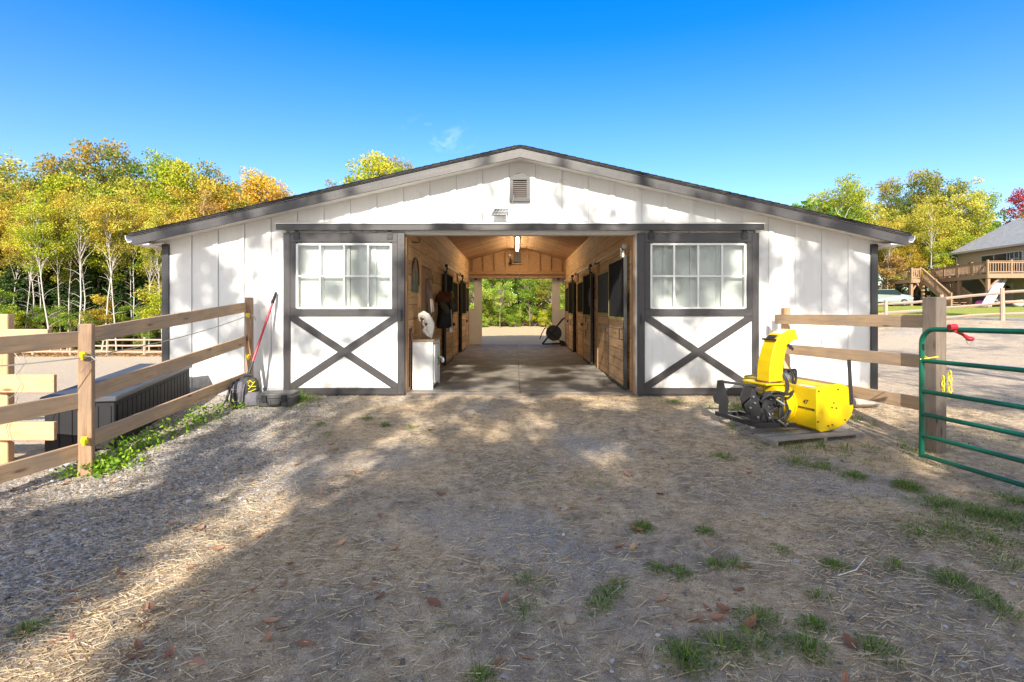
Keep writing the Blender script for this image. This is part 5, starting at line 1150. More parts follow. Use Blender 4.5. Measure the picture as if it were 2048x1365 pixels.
# shovel leaning on the wall
T=Vector((-3.73,7.955,1.54));Bm=Vector((-3.93,7.52,.34));Ft=Vector((-4.0,7.36,.02))
shv=empty('long_handled_shovel',Ft,'long red-handled shovel leaning on the barn wall behind the backpack','shovel')
mb=MB();mb.tube([T,T.lerp(Bm,.14)],[.02,.024],10);mb.build('grip',M['bars'],shv,smooth='auto')
mb=MB();mb.tube([T.lerp(Bm,.14),T.lerp(Bm,.85)],.017,10);mb.build('handle',M['red'],shv,smooth='auto')
mb=MB();mb.tube([T.lerp(Bm,.85),Bm,Bm.lerp(Ft,.6)],[.021,.02,.016],8);mb.build('socket',M['black'],shv,smooth='auto')
mb=MB();d=(Ft-Bm).normalized();sdv=Vector((1,0,0));c1=Bm.lerp(Ft,.45)
mb.prism([c1-sdv*.03,c1+sdv*.03,c1+sdv*.09+d*.04,c1+sdv*.085+d*.16,Ft+sdv*.0,c1-sdv*.085+d*.16,c1-sdv*.09+d*.04],Vector((0,-.004,-.002)),(0,0,1));mb.build('blade',M['black'],shv)
# small black clamp bits behind the case
for px,lab,dx in((568,'black plastic bracket standing behind the hard case',0),(547,'dark crumpled strap end on the ground behind the case',1)):
    p=at(px,780,7.72);z=gz(p.x,7.72)
    mb=MB()
    if dx==0:
        mb.box(p.x-.07,7.70,z,p.x-.045,7.74,z+.11);mb.box(p.x+.05,7.70,z,p.x+.075,7.74,z+.08);mb.box(p.x-.045,7.70,z+.075,p.x+.05,7.74,z+.095);mb.tube([(p.x-.04,7.68,z+.03),(p.x,7.67,z+.07),(p.x+.04,7.68,z+.03)],.012,6)
        tag(mb.build('bracket',M['black'],loc=(p.x,7.72,z),bevel=.004),lab,'bracket')
    else:
        mb.tube([(p.x-.06,7.7,z+.02),(p.x-.02,7.71,z+.05),(p.x+.02,7.69,z+.03),(p.x+.06,7.7,z+.05),(p.x+.07,7.72,z+.015)],[.015,.025,.02,.022,.012],7,jit=.2);tag(mb.build('strap',M['pack'],loc=(p.x,7.7,z)),lab,'strap')
for px,py,Y,s in((463,798,7.65,.07),):
    p=at(px,py,Y);mb=MB();z=gz(p.x,Y);mb.ell((p.x,Y,z+.04),(s,.05,.055),10,7,jit=.08);tag(mb.build('stone',M['leather'] if 0 else M['stone'],loc=(p.x,Y,z)),'brown rock against the wall foot behind the backpack','stone')
# ---------------------------------------------------------------- trees
def crown_pts(rs,clumps,per,sg,flat=.6):
    P=[];T=[]
    for (c,s) in clumps:
        n=int(per*1.3*s*s) if s<1.6 else int(per*2.8)
        q=rs.normal(size=(n,3));q/=np.linalg.norm(q,axis=1)[:,None];q*=(rs.random(n)**.42*sg*s*1.75)[:,None]*np.array([1,1,flat*1.1]);q*=1+.25*rs.normal(size=(n,1))*(rs.random((n,1))<.15);P.append(q+np.array(c));T.append(np.clip(rs.normal(.5,.22,n)+rs.normal(0,.20),0,1))
    return np.concatenate(P),np.concatenate(T)
def limb(mb,a,b,r0,r1,rr,n=5,sag=.1,k=5):
    a=Vector(a);b=Vector(b);pts=[];L_=(b-a).length
    for i in range(k+1):
        t=i/k;p=a.lerp(b,t)+Vector((rr.uniform(-1,1),rr.uniform(-1,1),0))*L_*.035*math.sin(math.pi*t)+Vector((0,0,sag*L_*math.sin(math.pi*t)));pts.append(p)
    mb.tube(pts,[r0+(r1-r0)*i/k for i in range(k+1)],n,cap=False);return pts
def variant(seed,kind):
    rs=np.random.default_rng(seed);rr=random.Random(seed);mb=MB()
    if kind=='oak':
        H=14;cr=(3.1,3.1,4.2);cz=9.4;ncl=70;per=135;sg=.47;ls=(.075,.12);tr=.20;base=4.8
    elif kind=='maple':
        H=13;cr=(2.6,2.6,4.3);cz=8.2;ncl=66;per=135;sg=.43;ls=(.065,.105);tr=.16;base=3.6
    elif kind=='birch':
        H=13;cr=(1.7,1.7,3.0);cz=10.0;ncl=32;per=110;sg=.38;ls=(.055,.085);tr=.062;base=8.0
    elif kind=='sapling':
        H=7;cr=(1.5,1.5,2.3);cz=4.0;ncl=26;per=120;sg=.30;ls=(.055,.09);tr=.05;base=1.3
    elif kind=='bush':
        H=3.6;cr=(1.7,1.5,1.7);cz=1.6;ncl=40;per=150;sg=.30;ls=(.05,.085);tr=.05;base=.2
    elif kind=='conifer':
        H=11;tr=.13
    if kind=='conifer':
        pts=[(0,0,-.4),(0.03,0,H*.5),(0,0.02,H)];mb.tube(pts,[tr,tr*.6,.02],6)
        P=[];T=[]
        z=.5
        while z<H-.15:
            R0=2.5*(1-z/H)**.85+.15;nb=9
            for k in range(nb):
                a=rr.uniform(0,6.28);R1=R0*rr.uniform(.7,1.1);m=int(30*R1)+8
                t=rs.random(m)**.7;x=t*R1;w=rs.normal(0,.14,m)*(1.2-t)*R1*.6;zz=z-.22*x-.06*x*x+rs.normal(0,.05,m)+.1
                P.append(np.stack([x*math.cos(a)-w*math.sin(a),x*math.sin(a)+w*math.cos(a),zz],1));T.append(np.clip(rs.normal(.45,.2,m)+.25*(t-.5),0,1))
            z+=rr.uniform(.28,.42)
        P=np.concatenate(P);T=np.concatenate(T);V,Fc=leaf_quads(P,rs.uniform(.08,.17,len(P)),rs.uniform(.03,.06,len(P)),.55,rs)
    else:
        lean=(rr.uniform(-.6,.6),rr.uniform(-.3,.3));top=Vector((lean[0],lean[1],H*.86))
        tp=[Vector((0,0,-.5)),Vector((0,0,.1))]+[Vector((lean[0]*t*t+rr.uniform(-.1,.1)*(H/14),lean[1]*t*t+rr.uniform(-.08,.08),H*.86*t)) for t in(.2,.4,.6,.8,1)]
        mb.tube(tp,[tr*1.15,tr,tr*.9,tr*.75,tr*.58,tr*.36,tr*.12],8,cap=False)
        cl=[];tries=0
        while len(cl)<ncl and tries<5000:
            tries+=1
            d=Vector((rr.gauss(0,1),rr.gauss(0,1),rr.gauss(0,1))).normalized();q=rr.random()**.45
            bump_=1+.32*noise.noise(d*1.7+Vector((seed,0,0)))
            taper=1 if d.z<0 else 1-.15*d.z
            p=Vector((d.x*cr[0]*q*bump_*taper+lean[0]*.7,d.y*cr[1]*q*bump_*taper,d.z*cr[2]*q*bump_+cz))
            if p.z<base*.8 and kind!='bush': continue
            if p.z<.15: continue
            if any((Vector(c)-p).length<.62*(cr[0]/3) for c,_ in cl): continue
            cl.append((tuple(p),rr.uniform(.65,1.35)))
        for i,(c,s) in enumerate(cl):
            if i%2 and kind in('oak','maple','birch'): continue
            c=Vector(c);hz=max(base*.75,c.z-rr.uniform(.8,2.6)*(H/14)-(Vector((c.x,c.y,0)).length*.45)) if kind!='bush' else .1
            t=min(1,hz/(H*.86));a=Vector((lean[0]*t*t,lean[1]*t*t,hz));limb(mb,a,c,tr*(.38-.22*t)+.012,.010,rr)
        if kind=='birch':
            for _ in range(8):
                h=rr.uniform(2,7);a=rr.uniform(0,6.28);l=rr.uniform(.5,1.4);t=h/(H*.86);limb(mb,(lean[0]*t*t,lean[1]*t*t,h),(math.cos(a)*l,math.sin(a)*l,h+l*.5),.018,.005,rr,4)
        P,T=crown_pts(rs,cl,per,sg,.62);k=P[:,2]>.05;P=P[k];T=T[k];T=np.clip(T+.12*(P[:,2]-cz)/cr[2],0,1)
        V,Fc=leaf_quads(P,rs.uniform(*ls,len(P))*1.12,rs.uniform(ls[0]*.55,ls[1]*.6,len(P)),.85,rs)
    tk=mb.build('trunk',M['bark'],fix=False,smooth=True);cw=np_mesh('crown',V,Fc,L['green'],tint=T)
    out=(tk.data,cw.data);bpy.data.objects.remove(tk);bpy.data.objects.remove(cw);return out
VAR={k:[variant(s+i*7,k) for i in range(n)] for k,n,s in(('oak',3,101),('maple',3,202),('birch',3,303),('sapling',2,404),('bush',3,505),('conifer',2,606))}
HT={'oak':14,'maple':13,'birch':13,'sapling':7,'bush':3.6,'conifer':11}
TR=random.Random(77);TREES=[]
def tree(kind,px,Y,topy,leaf,wide=1.0,bark=None,base=None,lean=0,group=None,yawr=None,name=None):
    p=at(px,600,Y);bz=gz(p.x,Y,False) if base is None else base
    zt=CAMZ+(CY-topy)*Y/F;s=max(.2,(zt-bz)/HT[kind])
    nm=name or {'oak':'oak_tree','maple':'maple_tree','birch':'birch_tree','sapling':'young_tree','bush':'bush','conifer':'conifer_tree'}[kind]
    e=bpy.data.objects.new(nm,None);C.objects.link(e);e.location=(p.x,Y,bz-.05);w=s*wide
    e.scale=(w,w,s);e.rotation_euler=(0,math.radians(lean),TR.uniform(0,6.28) if yawr is None else yawr)
    tm,cm=TR.choice(VAR[kind])
    for n_,me,mat in(('trunk',tm,bark or (M['birch'] if kind=='birch' else M['bark'])),('crown',cm,L[leaf])):
        o=bpy.data.objects.new(n_,me);C.objects.link(o);o.parent=e;o.material_slots[0].link='OBJECT';o.material_slots[0].material=mat
    TREES.append((e,kind,leaf,px,Y,group));return e
GL='wood beyond the sandy paddock';GR='trees beside the house';GB='greenery behind the barn'
# left wood: tall back row sets the skyline
for px,ty,lf,k,w in((-40,300,'yellow','oak',1),(15,315,'yellow','maple',1.0),(62,345,'gold','maple',1),(110,325,'olive','oak',.9),(150,318,'olive','oak',.9),(190,322,'lime','maple',.9),(228,292,'olive','oak',.95),(268,318,'olive','maple',.95),(318,312,'green','oak',.95),(352,330,'lime','oak',.9),(395,318,'olive','oak',.95),(432,335,'rust','maple',.9),(468,348,'olive','maple',.95),(505,345,'gold','oak',.9),(545,352,'orange','maple',.9),(578,375,'orange','maple',.8),(610,400,'orange','maple',.8)):
    tree(k,px,TR.uniform(50,54),ty,lf,w,group=GL)
for px,ty,lf,k in((-20,370,'gold','maple'),(35,380,'gold','birch'),(80,390,'yellow','maple'),(125,385,'gold','maple'),(170,380,'yellow','maple'),(215,370,'lime','maple'),(250,390,'gold','birch'),(300,370,'lime','maple'),(345,385,'yellow','maple'),(375,360,'gold','maple'),(410,390,'rust','birch'),(455,400,'yellow','maple'),(500,390,'gold','maple'),(285,400,'olive','maple')):
    tree(k,px,TR.uniform(45,48),ty,lf,.95,group=GL)
for px,ty,lf,k in((-60,350,'gold','oak'),(40,350,'yellow','oak'),(85,355,'olive','maple'),(130,352,'lime','oak'),(172,350,'gold','maple'),(210,345,'olive','oak'),(248,350,'lime','maple'),(292,345,'yellow','oak'),(335,352,'olive','maple'),(372,345,'lime','oak'),(420,365,'gold','oak'),(448,362,'olive','maple'),(486,368,'orange','maple'),(525,362,'orange','oak'),(562,372,'orange','maple'),(595,388,'orange','maple'),(-10,395,'yellow','maple'),(102,400,'gold','oak'),(190,405,'gold','oak'),(270,395,'yellow','maple'),(320,400,'gold','maple'),(150,400,'yellow','oak'),(50,405,'gold','oak'),(232,405,'lime','oak')):
    tree(k,px,TR.uniform(48,51),ty,lf,.95,group=GL)
for px,ty in((-30,430),(0,470),(28,500),(55,450),(84,480),(112,510),(140,460),(168,500),(198,470),(226,505),(252,460),(280,490),(305,450),(330,480),(362,470),(70,540),(180,540),(240,545),(10,545),(125,550),(300,540)):
    tree('conifer',px,TR.uniform(43.5,47.5),ty,'dark',1.25,group=GL)
BX=[(12,640,'gold',430,-6),(40,620,'yellow',440,4),(72,0,'gold',430,-9),(84,0,'yellow',400,-5),(100,0,'lime',420,2),(122,0,'olive',410,0),(136,0,'gold',400,-1),(158,0,'yellow',380,-4),(170,0,'lime',420,1),(205,0,'yellow',400,-5),(218,0,'lime',430,0),(234,0,'gold',395,-3),(262,0,'olive',380,-6),(274,0,'gold',400,-5),(300,0,'lime',430,-2),(322,0,'yellow',440,-7),(345,0,'gold',420,0)]
for px,_,lf,ty,ln in BX: tree('birch',px+TR.uniform(-6,6),TR.uniform(38.5,43.2),ty+TR.uniform(-45,25),lf,TR.uniform(.75,1.1),lean=ln+TR.uniform(-4,4),group=GL,bark=M['birch'])
for px,ty,lf in((-5,560,'green'),(60,590,'green'),(205,575,'gold'),(285,600,'green'),(318,505,'yellow'),(332,560,'lime'),(185,600,'olive'),(100,590,'green'),(145,605,'green'),(245,598,'green'),(20,600,'lime')):
    tree('sapling',px,TR.uniform(38.5,41.5),ty,lf,1.1,group=GL)
for px,ty in((20,650),(50,645),(90,652),(118,648),(150,655),(190,648),(225,655),(262,650),(300,652),(325,645)):
    tree('bush',px,TR.uniform(41,44),ty,'dark' if px%4 else 'green',1.3,group=GL)
# a peek above the roof, left of the ridge
tree('oak',748,36,316,'lime',.95,group=GB);tree('oak',782,37,322,'olive',.7,group=GB);tree('maple',715,37,338,'olive',.9,group=GB);tree('maple',672,38,358,'olive',.8,group=GB)
# seen through the aisle
for px,Y,ty,lf,k in((955,33,500,'bright','maple'),(1000,35,480,'green','oak'),(1050,36,490,'bright','maple'),(1085,34,500,'lime','maple'),(1120,36,490,'green','maple'),(925,36,480,'lime','maple'),(1150,35,500,'bright','maple'),(985,34,585,'bright','bush'),(955,33,600,'bright','bush'),(1015,34,600,'bright','bush'),(1045,34,595,'bright','bush'),(1070,34,605,'lime','bush'),(1098,34,600,'lime','bush'),(1125,34,590,'bright','bush'),(935,34,590,'bright','bush'),(970,32.5,632,'bright','bush'),(1030,33,622,'green','bush'),(1090,33,630,'yellow','bush'),(1060,33,540,'green','sapling'),(1000,32,540,'bright','sapling'),(1105,32.5,530,'olive','sapling'),(950,32,530,'bright','sapling'),(1140,32,540,'bright','sapling'),(910,32,540,'green','sapling')):
    tree(k,px,Y,ty,lf,1.1 if k=='bush' else 1.15,group=GB)
# right of the barn
for px,Y,ty,lf,k,w in((1690,50,358,'lime','maple',1.0),(1650,50,378,'olive','maple',.9),(1615,52,396,'lime','maple',.7),(1680,47,352,'lime','birch',1.3),(1640,50,385,'lime','birch',1.1),(1715,52,385,'yellow','birch',1.2),(1745,56,400,'yellow','maple',1),(1785,60,362,'olive','oak',.8),(1840,62,345,'olive','oak',1),(1880,62,350,'olive','oak',.95),(1915,58,352,'yellow','maple',1),(1955,60,385,'green','oak',.9),(1975,58,440,'green','maple',.9),(1800,54,410,'yellow','maple',1.1),(1850,55,390,'gold','maple',1.1),(1895,54,420,'yellow','maple',1.1),(1770,53,440,'gold','maple',1),(1820,52,470,'gold','maple',1.0),(1870,52,460,'lime','maple',1.0),(1920,53,450,'lime','maple',1),(1950,54,470,'green','maple',1),(1765,51,490,'rust','sapling',1.4),(1800,51,520,'lime','sapling',1.4),(1840,51,530,'gold','sapling',1.4),(1880,51,540,'yellow','sapling',1.4),(1915,52,520,'lime','sapling',1.4),(1775,52,570,'green','bush',1.5),(1810,52,575,'bright','bush',1.5),(1850,52,580,'lime','bush',1.5),(1890,52,575,'bright','bush',1.5),(1925,53,575,'lime','bush',1.4),(1862,50.5,400,'yellow','birch',1.0),(2068,64,352,'red','maple',1.0),(2010,66,440,'red','maple',.9),(1775,50.6,430,'gold','birch',1.0)):
    tree(k,px,Y,ty,lf,w,group=GR)
tree('oak',2146,20,255,'rust',.8,group='near yard tree')
# dense dark depth of the wood, one mass behind everything
def mass(name,x0,x1,y0,y1,zf,n,leaf,label,sz=(.16,.30),seed=9):
    rs=np.random.default_rng(seed);x=rs.uniform(x0,x1,n);y=rs.uniform(y0,y1,n);z=np.array([gz(a,b_,False)+rs.random()*zf(a) for a,b_ in zip(x,y)])
    V,Fc=leaf_quads(np.stack([x,y,z],1),rs.uniform(*sz,n),rs.uniform(sz[0]*.5,sz[1]*.5,n),.9,rs);o=np_mesh(name,V,Fc,L[leaf],tint=rs.random(n)*.7);tag(o,label,'woodland',kind='stuff')
mass('far_woodland',-75,-22,56,66,lambda a:11+2*math.sin(a*.9),30000,'dark','dark depths of the wood far beyond the paddock')
mass('far_woodland',26,75,66,74,lambda a:11+1.5*math.sin(a*.7),16000,'green','green woodland massed behind the house',seed=10)
mass('far_woodland',-22,26,39,46,lambda a:7.5+.8*math.sin(a*.9),52000,'green','green woodland massed behind the barn',seed=11)
mass('leaf_litter',-46,-12,33.6,37.5,lambda a:.08,6000,'rust','brown leaf litter and grass at the foot of the wood',(.05,.11),12)
# labels for trees: colour + kind + where, ordinal from the left within its own look
ADJ={'gold':'golden','yellow':'yellow','lime':'lime-green','olive':'olive-green','orange':'orange','green':'green','bright':'bright green','dark':'dark green','red':'crimson','rust':'russet'}
KN={'oak':'oak','maple':'maple','birch':'birch with thin white trunk','sapling':'young tree','bush':'bush','conifer':'conifer'}
ORD=['first','second','third','fourth','fifth','sixth','seventh','eighth','ninth','tenth','eleventh','twelfth','thirteenth','fourteenth','fifteenth','sixteenth','seventeenth','eighteenth','nineteenth','twentieth','twenty-first','twenty-second','twenty-third','twenty-fourth','twenty-fifth','twenty-sixth']
grp={}
for t in TREES: grp.setdefault((t[5],t[1],t[2]),[]).append(t)
WH={GL:'in the wood past the paddock',GR:'beside the house',GB:'behind the barn','near yard tree':'overhanging the yard at the house'}
for (g,k,lf),ts in grp.items():
    ts.sort(key=lambda t:t[3])
    for i,t in enumerate(ts):
        o=t[0];cat={'bush':'bush'}.get(k,'tree')
        lab=f"{ADJ[lf]} {KN[k]} {WH[g]}" + ('' if len(ts)==1 else f", {ORD[i]} from the left")
        tag(o,lab,cat,{'bush':'bushes ','conifer':'conifers '}.get(k,'trees ')+WH[g])
# ---------------------------------------------------------------- shade trees behind the viewer (they cast the dappled shade)
random.seed(31);rs=np.random.default_rng(31)
DD=np.array([.078,1.,-.6])
def wpx(px,py): p=at(px,py,8.0);return (p.x,p.z)
blobs=[(385,520,26),(372,560,20),(425,530,24),(438,575,22),(455,620,22),(440,660,14),(400,640,20),(500,480,22),(520,500,18),(505,560,14),(560,480,14),(520,640,26),(535,690,18),(500,700,14),(470,690,12),(350,600,16),(360,690,18),(395,600,14),
 (600,455,18),(650,455,14),(720,465,14),(600,520,14),(680,500,13),(715,530,20),(745,560,16),(670,590,18),(725,590,18),(625,695,20),(600,660,10),(700,700,9),(750,650,12),(665,640,8),
 (988,398,13),(1005,425,8),(965,430,8),(1122,392,13),(1125,410,8),(1050,428,8),(1180,430,8),(1225,415,12),(1235,440,8),(1310,440,10),(945,420,7),(760,430,6),
 (1190,458,14),(1385,458,20),(1470,456,18),(1300,460,18),(1420,460,10),
 (1290,480,18),(1295,520,22),(1300,560,22),(1290,600,20),(1345,540,24),(1385,520,24),(1370,580,20),(1425,500,20),(1430,560,22),(1395,600,18),(1450,530,13),(1340,490,16),(1480,590,12),(1460,480,14),
 (1300,700,22),(1335,720,18),(1340,690,16),(1390,750,20),(1420,770,16),(1380,650,13),(1430,640,10),(1310,660,10),(1400,700,10),(1470,700,14),(1460,760,16),
 (1530,490,20),(1525,540,16),(1545,520,14),(1620,570,26),(1640,590,20),(1605,600,16),(1625,530,13),(1670,590,24),(1690,610,18),(1680,500,18),(1725,540,20),(1700,560,18),(1730,590,22),(1655,480,13),(1610,490,12),(1735,650,24),(1720,700,22),(1690,690,18),(1640,680,16),(1600,700,14),(1560,600,10),(1660,740,20),(1740,745,16)]
BL=[]
for x,y,r in blobs:
    a=wpx(x,y);BL.append((a[0],a[1],r/130*1.12))
def wall_mask(x,z):
    m=0
    for bx_,bz_,r in BL:
        d=((x-bx_)**2+(z-bz_)**2)/(r*r*.72)
        if d<4: m+=math.exp(-d)
    if x>2.9 and x<4.2 and z<.7: m*=.3
    if abs(x)<1.75 and z<2.4: m=max(m,.95*sm(.05,.28,noise.noise((x*1.5,z*2.8,3)))*(1-.8*sm(.3,1.2,x)*sm(.5,.9,z)))
    return sm(.22,.75,m*1.1)
def ground_mask(x,y):
    n=noise.noise((x*.75,y*.55,7));n2=noise.noise((x*1.9,y*1.3,2))
    if x>4.8: return .8*sm(-.02,.18,noise.noise((x*.18,y*.8,4))) if y<19 else .35*sm(0,.2,n)
    if x<-4.9: return .25*sm(.1,.3,noise.noise((x*.3,y*1.1,6)))
    lc=lerp_tab([(2,-2.2),(3.4,-2.25),(4.2,-2.0),(5.2,-1.85),(6.5,-1.8)],y);lw=lerp_tab([(2,.34),(3.4,.36),(4.2,.5),(5.2,.65),(6.5,.9)],y)
    d=abs(x-lc-.12*n)/lw+n2*.45;lit=1-sm(.8,1.4,d)
    streak=math.exp(-((x-3.75-.3*(y-4.4))/.30)**2)*sm(3.4,4.2,y)*(1-sm(5.4,6,y))
    core=1-sm(4.7+1.0*n,5.9+1.0*n,y)
    m=core
    if y>4.6: m=max(m*(1-.95*sm(.0,.16,-n2)),sm(.0,.22,n2+.03)*.95)
    if y>4.2 and x>1.5: m=max(m,.75-.5*sm(5.6,6.6,y))
    if x<-2.5:
        m=(1.0*sm(-.35,-.05,n2) if y<4.0 else 1.0*sm(-.02,.2,n2))*(1-.92*sm(3.3,3.7,-x)*sm(3.2,4.0,y))
    if x>2.3 and y>6.0: m*=.22
    m*=1-.98*lit*(1-.8*sm(.05,.25,n2-.0)*(1 if y>4.5 else .3));m*=1-.9*min(1,streak*1.2)
    return sm(.25,.75,m)
trunks=[(.3,-11.5,.40),(7.8,-10,.34),(-8.4,-11,.32),(12.5,-12,.33)]
CL=[[] for _ in trunks]
def add_ray(p,r,dens):
    t=rs.uniform(20,27)-( 8-p[1])*0
    yt=-rs.uniform(6.5,14);k=yt-p[1];c=np.array([p[0]+DD[0]*k,yt,p[2]+DD[2]*k])
    i=min(range(len(trunks)),key=lambda i:abs(trunks[i][0]-c[0]));CL[i].append((c,r,dens))
for _ in range(5000):
    x=rs.uniform(-5.5,5.6);z=rs.uniform(.0,3.4)
    if rs.random()<wall_mask(x,z): add_ray((x,8,z),.10,9)
for _ in range(12500):
    x=rs.uniform(-7,9);y=rs.uniform(-3,7.9)
    if rs.random()<ground_mask(x,y): add_ray((x,y,-.2),.13,10)
for _ in range(2600):
    x=rs.uniform(5,24);y=rs.uniform(3,20)
    if rs.random()<ground_mask(x,y): add_ray((x,y,gz(x,y,False)),.22,9)
for _ in range(500):
    x=rs.uniform(-14,-5);y=rs.uniform(4,20)
    if rs.random()<ground_mask(x,y): add_ray((x,y,gz(x,y,False)),.22,9)
SPL=['wide oak standing behind the viewer','oak behind the viewer toward the house','oak behind the viewer toward the paddock','outlying oak beyond the gate behind the viewer']
for i,(tx,ty_,tr_) in enumerate(trunks):
    g0=gz(tx,ty_,False);e=empty('shade_tree',(tx,ty_,g0),'leafy shade tree: '+SPL[i],'tree')
    mb=MB();mb.tube([(tx,ty_,g0-.4),(tx+.05,ty_,g0+3),(tx-.1,ty_+.2,g0+7),(tx+.1,ty_+.1,g0+11),(tx,ty_,g0+15.5)],[tr_*1.3,tr_,tr_*.8,tr_*.55,.08],10)
    rr=random.Random(i);cl=CL[i]
    for c,r,d in cl[::45]:
        h=max(7.5,min(15,c[2]-.45*abs(c[0]-tx)));limb(mb,(tx,ty_,h),c,.045,.008,rr,4,sag=.04)
    mb.build('trunk',M['bark'],e,smooth=True)
    P=np.concatenate([c+rs.normal(size=(d,3))*np.array([r,r*1.6,r]) for c,r,d in cl]);P-=np.array([tx,ty_,g0])
    V,Fc=leaf_quads(P,rs.uniform(.06,.11,len(P)),rs.uniform(.045,.075,len(P)),.9,rs);np_mesh('crown',V,Fc,L['shade'],tint=rs.random(len(P)),parent=e)
# ---------------------------------------------------------------- house with deck
random.seed(41)
G=1.45
hs_=empty('house',(45,47,G),'tan sided house with grey shingle roof on the rise beyond the lawn','house')
Wn=Vector((42.3,40.5,0));Wf=Vector((43.3,51,0))     # west wall line near -> far
wd=(Wf-Wn).normalized();we=Vector((wd.y,-wd.x,0))
def hp(s,t,z): return Wn+wd*s+we*t+Vector((0,0,z))   # s along wall, t into the house
LH=(Wf-Wn).length
mb=MB();mb.loft([[hp(-9,0,z),hp(LH,0,z),hp(LH,13,z),hp(-9,13,z)] for z in(G-.3,6.75)]);mb.prism([hp(LH,0,6.75),hp(LH,6.5,10.15),hp(LH,13,6.75)],-wd*(LH+9),(0,0,1));mb.build('wall',M['siding'],hs_)
mb=MB()
for s in(1,-1):
    a=-.5 if s>0 else 13.5
    pts=[(a,6.62),(6.5,10.42)];
    mb.prism([hp(-9.5,a,6.62),hp(-9.5,6.5,10.38),hp(-9.5,6.5,10.56),hp(-9.5,a,6.80)],wd*(LH+10),(we*s+Vector((0,0,.54))).normalized())
mb.build('roof',M['shinglegrey'],hs_)
mb=MB();mb.loft([[hp(s_,-.62,6.62),hp(s_,-.50,6.62),hp(s_,-.50,6.78),hp(s_,-.64,6.78)] for s_ in(-9.5,LH+.5)]);mb.build('gutter',M['gutter'],hs_)
mb=MB();mb.tube([hp(LH+.3,-.55,6.65),hp(LH-.1,-.12,6.3),hp(LH-.1,-.08,4.0),hp(LH-.1,-.08,G)],.06,8);mb.build('downspout',M['gutter'],hs_)
mb=MB();mb.loft([[hp(3.2,-.03,z),hp(7.6,-.03,z),hp(7.6,.02,z),hp(3.2,.02,z)] for z in(4.15,6.25)]);fr=mb.build('sliding_window',M['gutter'],hs_)
for s0,s1 in((3.3,4.7),(4.8,6.1),(6.2,7.5)):
    mb=MB();mb.loft([[hp(s0,-.05,z),hp(s1,-.05,z),hp(s1,-.031,z),hp(s0,-.031,z)] for z in(4.2,6.15)]);q=mb.build('pane',M['darkglass'],fr);q.location=-wl(fr)
mb=MB()
for z in(4.6,5.1,5.6): mb.loft([[hp(3.5,-.07,z+d),hp(4.4,-.07,z+d),hp(4.4,-.052,z+d),hp(3.5,-.052,z+d)] for d in(0,.04)])
for s0 in(3.5,3.95,4.4): mb.loft([[hp(s0,-.08,z),hp(s0+.05,-.08,z),hp(s0+.05,-.06,z),hp(s0,-.06,z)] for z in(4.3,6.1)])
q=mb.build('muntin',M['gutter'],fr);q.location=-wl(fr)
mb=MB();mb.loft([[hp(8.6,-.25,z),hp(8.85,-.25,z),hp(8.85,-.0,z),hp(8.6,0,z)] for z in(5.35,5.7)]);mb.build('wall_lamp',M['black'],hs_,bevel=.02)
mb=MB();mb.loft([[hp(4.2,-.04,z),hp(5.3,-.04,z),hp(5.3,.02,z),hp(4.2,.02,z)] for z in(G,3.55)]);ld=mb.build('lower_door',M['gutter'],hs_)
mb=MB();o=[hp(4.75+.38*math.cos(t),-.055,3.1+.25*math.sin(t)) for t in np.linspace(0,math.pi,9)];mb.prism(o,we*.02);q=mb.build('fanlight',M['darkglass'],ld);q.location=-wl(ld)
# deck
dk=empty('raised_deck',(38,45,G),'raised brown wooden deck with railing and a long stair beside the house','deck')
A1=Vector((37.2,41,0));B1=Vector((39.2,49,0));CR=Vector((42.4,40.6,0));DZ=4.1
L1=Vector((36.9,49.6,0));L2=Vector((37.75,48.6,0))
mb=MB();mb.loft([[A1+Vector((0,0,z)),CR+Vector((0,0,z)),Vector((43.2,51,z)),Vector((39.2,51,z)),B1+Vector((0,0,z))] for z in(DZ-.06,DZ)]);mb.loft([[Vector((36.85,48.4,z)),Vector((39.3,48.3,z)),Vector((39.3,51,z)),Vector((36.85,51,z))] for z in(DZ-.061,DZ-.001)]);mb.build('deck_floor',M['deckwood'],dk)
mb=MB()
for a,b_ in((A1,CR),(A1,B1),(Vector((36.85,48.35,0)),Vector((37.7,48.3,0))),(Vector((36.83,48.35,0)),Vector((36.83,51,0)))): mb.beam(a+Vector((0,0,DZ-.21)),b_+Vector((0,0,DZ-.21)),.1,.30)
mb.build('rim_joist',M['deckwood'],dk)
def railing(a,b_,z0,z1,name='railing',sp=.19,posts=3,first=0):
    a=Vector(a);b_=Vector(b_);n=max(2,int((b_-a).length/sp));mb=MB();up=Vector((0,0,1))
    mb.beam(a+up*z0+up*.97,b_+up*z1+up*.97,.14,.05);mb.beam(a+up*z0+up*.86,b_+up*z1+up*.86,.05,.09);mb.beam(a+up*z0+up*.12,b_+up*z1+up*.12,.05,.09)
    for i in range(1,n):
        t=i/n;p=a.lerp(b_,t)+up*(z0+(z1-z0)*t);mb.box(p.x-.025,p.y-.025,p.z+.08,p.x+.025,p.y+.025,p.z+.90,(0,0,1))
    mb.build(name,M['deckwood'],dk)
    for i in range(first,posts+1):
        mb=MB();t=i/posts;p=a.lerp(b_,t)+up*(z0+(z1-z0)*t);mb.box(p.x-.06,p.y-.06,p.z-.25,p.x+.06,p.y+.06,p.z+1.08,(0,0,1));mb.build('newel_post',M['deckwood'],dk)
railing(A1,CR,DZ,DZ);railing(A1,B1,DZ,DZ,posts=4,first=1);railing((36.85,51,0),(36.85,48.4,0),DZ,DZ,posts=1);railing((36.85,48.4,0),(37.62,48.35,0),DZ,DZ,posts=1,first=1);railing((37.05,51.02,0),(39.3,51,0),DZ,DZ,posts=1)
